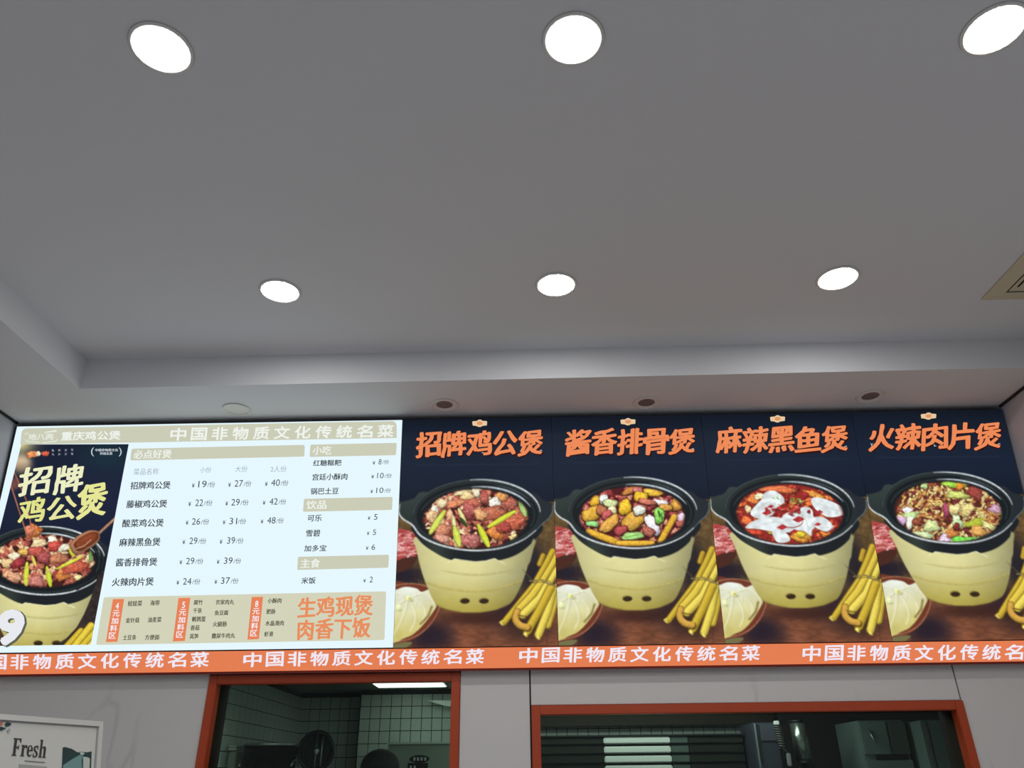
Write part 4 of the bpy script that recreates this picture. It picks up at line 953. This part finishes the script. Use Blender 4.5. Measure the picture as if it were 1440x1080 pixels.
x = xs_+TW/2
while x < XKR-TW/2:
    z = z0t-TH/2
    while z > 1.3:
        q = proj(np.array([x, YK2, z]))[0]
        if (500 < q[0] < 650 or 745 < q[0] < 1120) and q[1] < 1100: tile_at(TME, x, YK2-.003, z, 0, kp); nt_ += 1
        z -= TH
    x += TW
x = kx+TW/2
while x < xs_-TW*.4:
    z = z0t-TH/2
    while z > 1.3:
        if proj(np.array([x, YK1, z]))[0][1] < 1105: tile_at(TME, x, YK1-.003, z, 0, kb)
        z -= TH
    x += TW
y = YK1-TW*.7
while y > YK0:
    z = z0t-TH/2
    while z > 1.3:
        if proj(np.array([kx, y, z]))[0][1] < 1105: tile_at(TME2, kx+.003, y, z, math.pi/2, kl)
        z -= TH
    y -= TW*1.35
# flat panel lamp
kp_ = [at_z(a, b, ZK-.012) for a, b in ((527.5, 962), (622.5, 960), (624.5, 964.3), (533, 966.3))]
lx0, lx1 = min(p[0] for p in kp_), max(p[0] for p in kp_); ly0, ly1 = min(p[1] for p in kp_), max(p[1] for p in kp_)
pl = empty('panel_light', ((lx0+lx1)/2, (ly0+ly1)/2, ZK)); tag(pl, 'bright slim white panel light on the kitchen ceiling behind the left window', 'ceiling light')
box('frame', (lx0-lx1)/2-.012, (lx1-lx0)/2+.012, (ly0-ly1)/2-.012, (ly1-ly0)/2+.012, -.012, -.001, ring_m, pl)
box('diffuser', (lx0-lx1)/2, (lx1-lx0)/2, (ly0-ly1)/2, (ly1-ly0)/2, -.016, -.010, mat('panel_diffuser', (230, 235, 230), .5, emit=(246, 255, 248), es=KITCHEN_LAMP), pl)
# unseen fill light added to brighten the kitchen and ribbed cabinet; no fixture here
l = bpy.data.lights.new('kitchen_fill', 'AREA'); l.shape = 'RECTANGLE'; l.size = 1.6; l.size_y = .25; l.energy = 9; l.color = (.93, 1, .95)
o = bpy.data.objects.new('kitchen_fill', l); o.location = (.75, YK0+.35, ZK-.02); COL.objects.link(o)
# small white tapered wedge at the right of the left window
a0 = at_y(601, 985, YK2-.12); a1 = at_y(631.5, 985, YK2-.12); a2 = at_y(631, 992, YK2-.12)
duct = mesh_obj('white_wedge', [(a0[0], YK2-.12, a0[2]), (a1[0]+.1, YK2-.12, a1[2]), (a1[0]+.1, YK2-.12, a2[2]-.01), (a1[0]-.03, YK2-.12, a2[2]),
                             (a0[0], YK2-.01, a0[2]), (a1[0]+.1, YK2-.01, a1[2]), (a1[0]+.1, YK2-.01, a2[2]-.01), (a1[0]-.03, YK2-.01, a2[2])],
                [(0, 1, 2, 3), (7, 6, 5, 4), (0, 4, 5, 1), (1, 5, 6, 2), (2, 6, 7, 3), (3, 7, 4, 0)], mat('white_wedge_paint', (225, 230, 226), .6))
tag(duct, 'small white tapered wedge under the kitchen ceiling, right of the panel light', 'duct')

# shelf with the pots at the left
ZS = 1.42
py_ = YK0+.21
pc = at_y(382, 1046, py_); pr = (at_y(418.5, 1046, py_)[0]-at_y(345, 1046, py_)[0])/2
shelf = empty('kitchen_shelf', (kx+.4, py_, 0)); tag(shelf, 'steel kitchen shelf carrying the stockpot by the tiled left wall', 'shelf')
sinv2 = Matrix.Translation(-Vector(shelf.location)); sp_ = []
sx0, sx1 = kx+.012, pc[0]+pr+.175
sp_.append(box('shelf_board', sx0, sx1, py_-.17, py_+.24, ZS-.03, ZS, steel, None, .003))
for a in (sx0+.02, sx1-.02):
    for b in (py_-.15, py_+.22): sp_.append(box('leg', a-.015, a+.015, b-.015, b+.015, 0, ZS-.03, steel))
for o in sp_: o.parent = shelf; o.matrix_parent_inverse = sinv2
potm = mat('dark_pot_steel', (44, 44, 46), .22, .8)
pt = empty('stockpot', (pc[0], py_, ZS)); tag(pt, 'large dark metal stockpot with a shiny rim on the kitchen shelf', 'pot')
ph = pc[2]-ZS
lathe('pot_body', [(.001, .001), (pr*.93, .001), (pr*.97, .02), (pr*.97, ph-.012), (pr*.94, ph-.012), (pr*.93, .02), (.001, .02)], potm, pt)
lathe('rim', [(pr*.97, ph-.014), (pr*1.0, ph-.012), (pr*1.01, ph-.004), (pr*.99, ph), (pr*.95, ph-.002), (pr*.94, ph-.012)], steel, pt)
for s_ in (-1, 1): tube('handle', [(s_*pr*.97*math.cos(t)+0, pr*.97*math.sin(t) if False else -.07+.14*i/6, ph*.7+.03*math.sin(math.pi*i/6)) for i, t in enumerate([0]*7)], .006, steel, pt)
# steel container with a lid
b0 = at_y(323, 1049, py_-.06); b1 = at_y(344, 1049, py_-.06)
ct = empty('steel_container', ((b0[0]+b1[0])/2, py_-.06, ZS)); tag(ct, 'square steel food container with a flat lid, left of the stockpot', 'container')
cw = (b1[0]-b0[0])/2*.55; chh = b0[2]-ZS
box('container_body', -cw*.95, cw*.9, -.06, .06, 0, chh-.03, mat('dull_steel', (140, 148, 140), .5, .4), ct, .006)
box('lid', -cw, cw*.95, -.07, .07, chh-.024, chh-.012, mat('dull_steel_lid', (190, 196, 188), .4, .4), ct, .003)
box('lid_rim', -cw, cw*.95, -.07, .07, chh-.01, chh, mat('dull_steel_rim', (190, 196, 188), .4, .4), ct, .003)
# round wire rack / fryer screen leaning by the pot
rc = at_y(444.5, 1056, py_+.1); rr_ = (at_y(468.5, 1056, py_+.1)[0]-at_y(420.5, 1056, py_+.1)[0])/2
rk = empty('round_rack', (rc[0], py_+.1, rc[2])); tag(rk, 'round dark draining rack with upright bars standing beside the stockpot', 'rack')
blk = mat('black_iron', (20, 24, 22), .5)
lathe_pts = [(rr_*math.cos(2*math.pi*i/40), 0, rr_*math.sin(2*math.pi*i/40)) for i in range(41)]
tube('rim', lathe_pts, .012, blk, rk, 8)
disc = [(rr_*.97*math.cos(2*math.pi*i/40), .012, rr_*.97*math.sin(2*math.pi*i/40)) for i in range(40)]
mesh_obj('back_plate', disc+[(x, y+.006, z) for x, y, z in disc], [tuple(range(40)), tuple(range(40, 80))[::-1]]+[(i, (i+1) % 40, 40+(i+1) % 40, 40+i) for i in range(40)], mat('rack_plate', (34, 42, 38), .5), rk)
for i in range(-5, 6):
    x = i*rr_/6; h_ = math.sqrt(rr_*rr_-x*x)*.97
    tube('bar', [(x, 0, -h_), (x, 0, h_)], .004 if i != 2 else .006, steel if i in (2, 0) else blk, rk, 6)
lathe('hub', [(.001, -.012), (.02, -.01), (.02, .004), (.001, .004)], steel, rk).rotation_euler = (math.pi/2, 0, 0)
tube('stand', [(0, .03, 0), (0, .03, ZS-rc[2]+.001)], .008, blk, rk)
# stainless refrigerator with a black control panel
fy = YK2-.62
f0 = at_y(545, 1044.5, fy); f1x = f0[0]+.62
fr = empty('refrigerator', ((f0[0]+f1x)/2, fy+.3, 0)); tag(fr, 'tall stainless refrigerator with black controls, seen through the left window', 'refrigerator')
fw_ = (f1x-f0[0])/2; fh = f0[2]
box('body', -fw_, fw_, -.28, .3, 0, fh-.012, mat('fridge_steel', (150, 162, 148), .45, .5, bump=.05), fr, .008)
box('top_edge', -fw_-.003, fw_+.003, -.305, .3, fh-.012, fh, mat('fridge_edge', (200, 206, 196), .4, .3), fr, .003)
box('door', -fw_+.004, fw_-.004, -.302, -.282, .12, fh-.016, mat('fridge_door', (150, 162, 148), .42, .5, bump=.05), fr, .006)
g0 = at_y(576, 1067.5, fy); g1 = at_y(604, 1067.5, fy); gx = (g0[0]+g1[0])/2-fr.location.x; gw = (g1[0]-g0[0])/2; gz = g0[2]
bm = bmesh.new(); vs = [bm.verts.new((gx+gw*math.cos(2*math.pi*i/28), -.303, gz+.022*math.sin(2*math.pi*i/28))) for i in range(28)]
fc = bm.faces.new(vs); r_ = bmesh.ops.extrude_face_region(bm, geom=[fc]); bmesh.ops.translate(bm, vec=(0, -.003, 0), verts=[v for v in r_['geom'] if isinstance(v, bmesh.types.BMVert)])
from_bm('oval_badge', bm, blk, fr)
for i in range(4): box('badge_mark', gx-gw*.6+i*.022, gx-gw*.6+i*.022+.012, -.308, -.306, gz-.009, gz+.009, mat('badge_white', (200, 205, 200), .5) if i == 0 else bpy.data.materials['badge_white'], fr)
h0 = at_y(573.5, 1073, fy); h1 = at_y(602, 1073, fy)
box('control_panel', h0[0]-fr.location.x, h1[0]-fr.location.x, -.306, -.302, h0[2]-.2, h0[2], blk, fr, .001)
for i in range(2): box('panel_mark', h0[0]-fr.location.x+.014+i*.024, h0[0]-fr.location.x+.026+i*.024, -.308, -.306, h0[2]-.1, h0[2]-.015, bpy.data.materials['badge_white'], fr)

# stove hood duct band, ribbed steel cabinet and machines behind the right window
yh = YK2-.13
d0 = at_y(750, 1004.5, yh); d1 = at_y(1092, 1018, yh)
hood = empty('exhaust_duct', ((d0[0]+d1[0])/2, yh, d1[2])); tag(hood, 'long dim bronze exhaust duct above the tile band, behind the right window', 'duct')
box('duct_body', d0[0]-hood.location.x, d1[0]-hood.location.x, 0, .11, 0, d0[2]-d1[2], mat('duct_bronze', (58, 50, 36), .5, .3), hood, .004)
box('duct_highlight', d0[0]-hood.location.x, d1[0]-hood.location.x, -.012, 0, d0[2]-d1[2]-.012, d0[2]-d1[2], mat('duct_highlight', (120, 118, 96), .4, .4), hood)  # pale strip coloured as the highlight line along the duct top
yc = YK2-.62
c0 = at_y(748, 1035, yc); cm0 = at_y(848, 1033.5, yc); cm1 = at_y(941, 1032.5, yc); c1 = at_y(1043, 1031, yc); cz = c0[2]
pit = abs(at_y(890, 1047, yc)[2]-at_y(890, 1060.3, yc)[2])
cab = empty('steel_cabinet', ((c0[0]+c1[0])/2, yc+.28, 0)); tag(cab, 'wide stainless cabinet with horizontal ribs and a highlight coloured into the middle bay, behind the right window', 'cabinet')
ox, oy = cab.location.x, cab.location.y
box('cabinet_body', c0[0]-ox, c1[0]-ox, .0-.27, .28, 0, cz-.01, dark_steel, cab, .005)
box('top_edge', c0[0]-ox-.004, c1[0]-ox+.004, -.3, .28, cz-.01, cz, dark_steel, cab, .002)
bright = mat('steel_rib_highlight', (196, 200, 194), .4, .1, bump=.05)  # reflected streak put into the colours: bright, mid and dark rib copies
ribd = mat('steel_rib_unlit', (40, 42, 38), .4, .5); ribm = mat('steel_rib_falloff', (84, 96, 90), .4, .5)
for i in range(6):
    zt_ = cz-.012-i*pit; zb_ = zt_-pit+.014
    if zb_ < .9: break
    box('rib_panel', c0[0]-ox, cm0[0]-ox-.003, -.285, -.27, zb_, zt_, ribd, cab, .003)
    box('rib_panel', cm0[0]-ox, cm1[0]-ox, -.295, -.27, zb_, zt_, bright, cab, .006)
    box('rib_panel', cm1[0]-ox+.002, cm1[0]-ox+.11, -.287, -.27, zb_, zt_, ribm, cab, .004)
    box('rib_panel', cm1[0]-ox+.113, c1[0]-ox, -.285, -.27, zb_, zt_, ribd, cab, .003)
ym = YK0+.5
def mx_(px, py, Y=ym): return at_y(px, py, Y)
m0 = mx_(1057, 1016); m1 = mx_(1092, 1016)
mc = empty('drinks_machine', ((m0[0]+m1[0])/2, ym+.15, 0)); tag(mc, 'tall dark slate machine with a pale edge strip, beside the coiled cord', 'machine')
hw = (m1[0]-m0[0])/2; mz = m0[2]
slate = mat('slate_plastic', (52, 54, 66), .45)
box('body', -hw, hw, -.14, .15, 0, mz, slate, mc, .006)
box('edge_strip', -hw+.012, -hw+.022, -.144, -.14, mz-.24, mz-.006, mat('pale_strip', (110, 120, 126), .4), mc)
box('dark_slot', -hw+.024, -hw+.04, -.143, -.14, mz-.22, mz-.01, blk, mc)
box('front_panel', -hw+.044, hw-.004, -.146, -.14, mz-.1, mz-.012, mat('slate_panel', (66, 66, 78), .4), mc, .002)
k0 = mx_(1092, 1019); 
cord = empty('coiled_cord', (k0[0]+.0, ym, k0[2])); tag(cord, 'dark coiled cord hanging from a small white plug beside the slate machine', 'cord')
box('plug', -.014, .014, -.012, .012, -.002, .02, white_trim, cord, .003)
kl_ = abs(mx_(1092, 1021)[2]-mx_(1094, 1053)[2])
tube('coil', [(.016*math.cos(t)+.014*t/60, .016*math.sin(t), -.004-kl_*t/60) for t in np.linspace(0, 60, 240)], .0035, mat('cord_rubber', (84, 88, 80), .5), cord, 5)
tube('straight_cord', [(.03, 0, -kl_), (.034, 0, -kl_*.6), (.024, 0, -.01)], .002, blk, cord, 5)
box('hand_piece', .03, .052, -.012, .012, -kl_-.1, -kl_-.03, mat('grey_handle', (150, 148, 150), .5), cord, .005)
tube('cord_end', [(.014, 0, -kl_-.004), (.03, 0, -kl_-.016), (.04, 0, -kl_-.032)], .0035, bpy.data.materials['cord_rubber'], cord, 6)
ya = ym+.12
t0 = at_y(1120, 1014, ya); t1 = at_y(1132, 1072, ya); dr = (t1-t0)
tr_ = .045
cyl = empty('steel_cylinder', tuple(t0+dr*1.0)); tag(cyl, 'slim leaning polished steel cylinder with a bright streak, right of the coiled cord', 'cylinder')
pol = mat('polished_steel', (150, 158, 150), .25, .85)
e = -Vector(dr)
tube('tube_body', [(0, 0, 0), tuple(e)], tr_, pol, cyl, 24)
tube('top_collar', [tuple(e*.97), tuple(e*1.02)], tr_*1.08, dark_steel, cyl, 24)
tube('bottom_collar', [tuple(e*-.03), tuple(e*.03)], tr_*1.08, dark_steel, cyl, 24)
tube('lower_post', [tuple(e*-.03), (dr[0]*3, 0, -t1[2]+.02)], .02, dark_steel, cyl, 12)
lathe('foot', [(.001, 0), (.1, 0), (.1, .015), (.02, .02), (.001, .02)], dark_steel, cyl, (dr[0]*3, 0, -t1[2]))
def steel_locker(px0, px1, pyt, Y, dep, label, kind):
    a = at_y(px0, pyt, Y); b = at_y(px1, pyt, Y); o = empty('steel_locker' if kind else 'steel_door_panel', ((a[0]+b[0])/2, Y+dep/2, 0)); tag(o, label, 'locker' if kind else 'panel')
    hw_ = (b[0]-a[0])/2; zt_ = a[2]; gm = mat('locker_steel', (124, 142, 138), .5, .15)
    box('body', -hw_, hw_, -dep/2+.02, dep/2, 0, zt_, gm, o, .004)
    if kind:
        box('door', -hw_, hw_*.16, -dep/2, -dep/2+.02, zt_-.185, zt_-.008, gm, o, .003)
        box('door', hw_*.24, hw_, -dep/2, -dep/2+.02, zt_-.185, zt_-.008, mat('locker_dark_door', (92, 102, 94), .5, .15), o, .003)
        box('door', -hw_, hw_, -dep/2, -dep/2+.02, .3, zt_-.215, gm, o, .003)
        box('slot', -hw_*.5, hw_*.85, -dep/2-.001, -dep/2+.02, zt_-.212, zt_-.188, blk, o)
        box('latch', -hw_*.72, -hw_*.55, -dep/2-.014, -dep/2, zt_-.085, zt_-.045, steel, o, .004)
        tube('lever', [(-hw_*.62, -dep/2-.016, zt_-.07), (-hw_*.5, -dep/2-.02, zt_-.13)], .007, steel, o)
    else:
        box('door_edge', -hw_, -hw_*.6, -dep/2, -dep/2+.02, .1, zt_-.004, steel, o, .002)
        box('door_face', -hw_*.4, hw_, -dep/2, -dep/2+.02, .1, zt_-.004, gm, o, .002)
        lathe('bolt', [(.001, -.008), (.011, -.006), (.013, 0)], blk, o, (0, 0, 0)).matrix_basis = Matrix.Translation((hw_*.45, -dep/2, zt_-.03)) @ Matrix.Rotation(math.pi/2, 4, 'X')
    return o
steel_locker(1207, 1271, 1013, ym+.05, .4, 'grey-green steel locker with a latch and dark slot behind the right window', True)
steel_locker(1296, 1323, 1012.5, ym-.1, .3, 'narrow upright steel door panel with a bolt, nearest the right window edge', False)
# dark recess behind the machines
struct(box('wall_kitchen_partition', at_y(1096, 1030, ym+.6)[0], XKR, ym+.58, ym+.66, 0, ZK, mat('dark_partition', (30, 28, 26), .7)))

# ------------------------------------------------------------------ kitchen worker, only the top of the head shows above the sill line
hy = YK0+.2
hp = at_y(536, 1053, hy); top = hp[2]; hxx = hp[0]
person = empty('person', (hxx, hy, 0)); tag(person, 'person in dark clothes and black cap, only the crown visible in the left window', 'person')
cloth = mat('dark_cloth', (24, 25, 28), .9); skin_m = mat('skin', (188, 140, 112), .6); hair_m = mat('black_hair', (12, 11, 11), .7)
def skinned(name, verts, edges, radii, m, parent, root=0):
    me = bpy.data.meshes.new(name); me.from_pydata(verts, edges, []); o = bpy.data.objects.new(name, me); COL.objects.link(o)
    md = o.modifiers.new('skin', 'SKIN'); 
    for i, r2 in enumerate(radii): me.skin_vertices[0].data[i].radius = r2 if isinstance(r2, tuple) else (r2, r2); me.skin_vertices[0].data[i].use_root = (i == root)
    s2 = o.modifiers.new('sub', 'SUBSURF'); s2.levels = 2; s2.render_levels = 2
    bpy.context.view_layer.update()
    me2 = bpy.data.meshes.new_from_object(o.evaluated_get(bpy.context.evaluated_depsgraph_get())); me2.name = name
    bpy.data.objects.remove(o); me2.materials.clear(); me2.materials.append(m)
    me2.polygons.foreach_set('use_smooth', [True]*len(me2.polygons))
    o = bpy.data.objects.new(name, me2); COL.objects.link(o); o.parent = parent; return o
T_ = top
V_ = [(0, 0, T_-.78), (0, 0, T_-.55), (0, 0, T_-.38), (0, .01, T_-.28), (0, .0, T_-.2), (0, -.01, T_-.12), (0, 0, T_-.05),
      (.17, 0, T_-.34), (.23, -.02, T_-.6), (.2, .16, T_-.78), (.19, .24, T_-.8),
      (-.17, 0, T_-.34), (-.23, -.02, T_-.6), (-.2, .16, T_-.78), (-.19, .24, T_-.8),
      (.1, 0, T_-.86), (.11, .02, T_-1.25), (.11, -.02, .09), (.11, .12, .04),
      (-.1, 0, T_-.86), (-.11, .02, T_-1.25), (-.11, -.02, .09), (-.11, .12, .04)]
E_ = [(0, 1), (1, 2), (2, 3), (3, 4), (4, 5), (5, 6), (2, 7), (7, 8), (8, 9), (9, 10), (2, 11), (11, 12), (12, 13), (13, 14), (0, 15), (15, 16), (16, 17), (17, 18), (0, 19), (19, 20), (20, 21), (21, 22)]
R_ = [(.15, .11), (.14, .1), (.16, .1), .055, .07, (.085, .1), (.07, .08), .065, .045, .036, .03, .065, .045, .036, .03, .09, .062, .045, .04, .09, .062, .045, .04]
skinned('body', V_, E_, R_, cloth, person)
def ellip(name, c_, r3, m, parent, zc=None, seg=28):
    bm = bmesh.new(); bmesh.ops.create_uvsphere(bm, u_segments=seg, v_segments=18, radius=1)
    bmesh.ops.scale(bm, vec=r3, verts=bm.verts)
    if zc is not None: bmesh.ops.delete(bm, geom=[v for v in bm.verts if v.co.z < zc], context='VERTS')
    bmesh.ops.translate(bm, vec=c_, verts=bm.verts); return from_bm(name, bm, m, parent, True)
ellip('face', (0, .012, T_-.125), (.078, .092, .118), skin_m, person)
for s_ in (-1, 1):
    ellip('ear', (s_*.082, 0, T_-.13), (.012, .02, .03), skin_m, person, None, 12); ellip('eye', (s_*.03, .094, T_-.125), (.012, .008, .006), hair_m, person, None, 10)
ellip('nose', (0, .108, T_-.15), (.012, .018, .02), skin_m, person, None, 12); ellip('mouth', (0, .094, T_-.185), (.024, .008, .006), mat('lips', (150, 84, 76), .6), person, None, 12)
hw2 = abs(at_y(563, 1075, hy)[0]-at_y(509, 1075, hy)[0])/2
ellip('hair', (0, -.012, T_-.125), (hw2*.93, .105, .115), hair_m, person, -.04)
ellip('cap', (0, 0, T_-.09), (hw2, .115, .09), mat('cap_black', (14, 14, 15), .8), person, -.02)
for s_ in (-1, 1):
    for i in range(5):
        bx_ = s_*.19+(i-2)*.016 if i < 4 else s_*.19-s_*.03; ln_ = (.06, .07, .065, .05, .045)[i]
        a_ = (bx_, .255 if i < 4 else .235, T_-.8); tube('finger', [a_, (bx_, a_[1]+ln_*.6, a_[2]-.006), (bx_, a_[1]+ln_, a_[2]-.022)], .008, skin_m, person, 8)
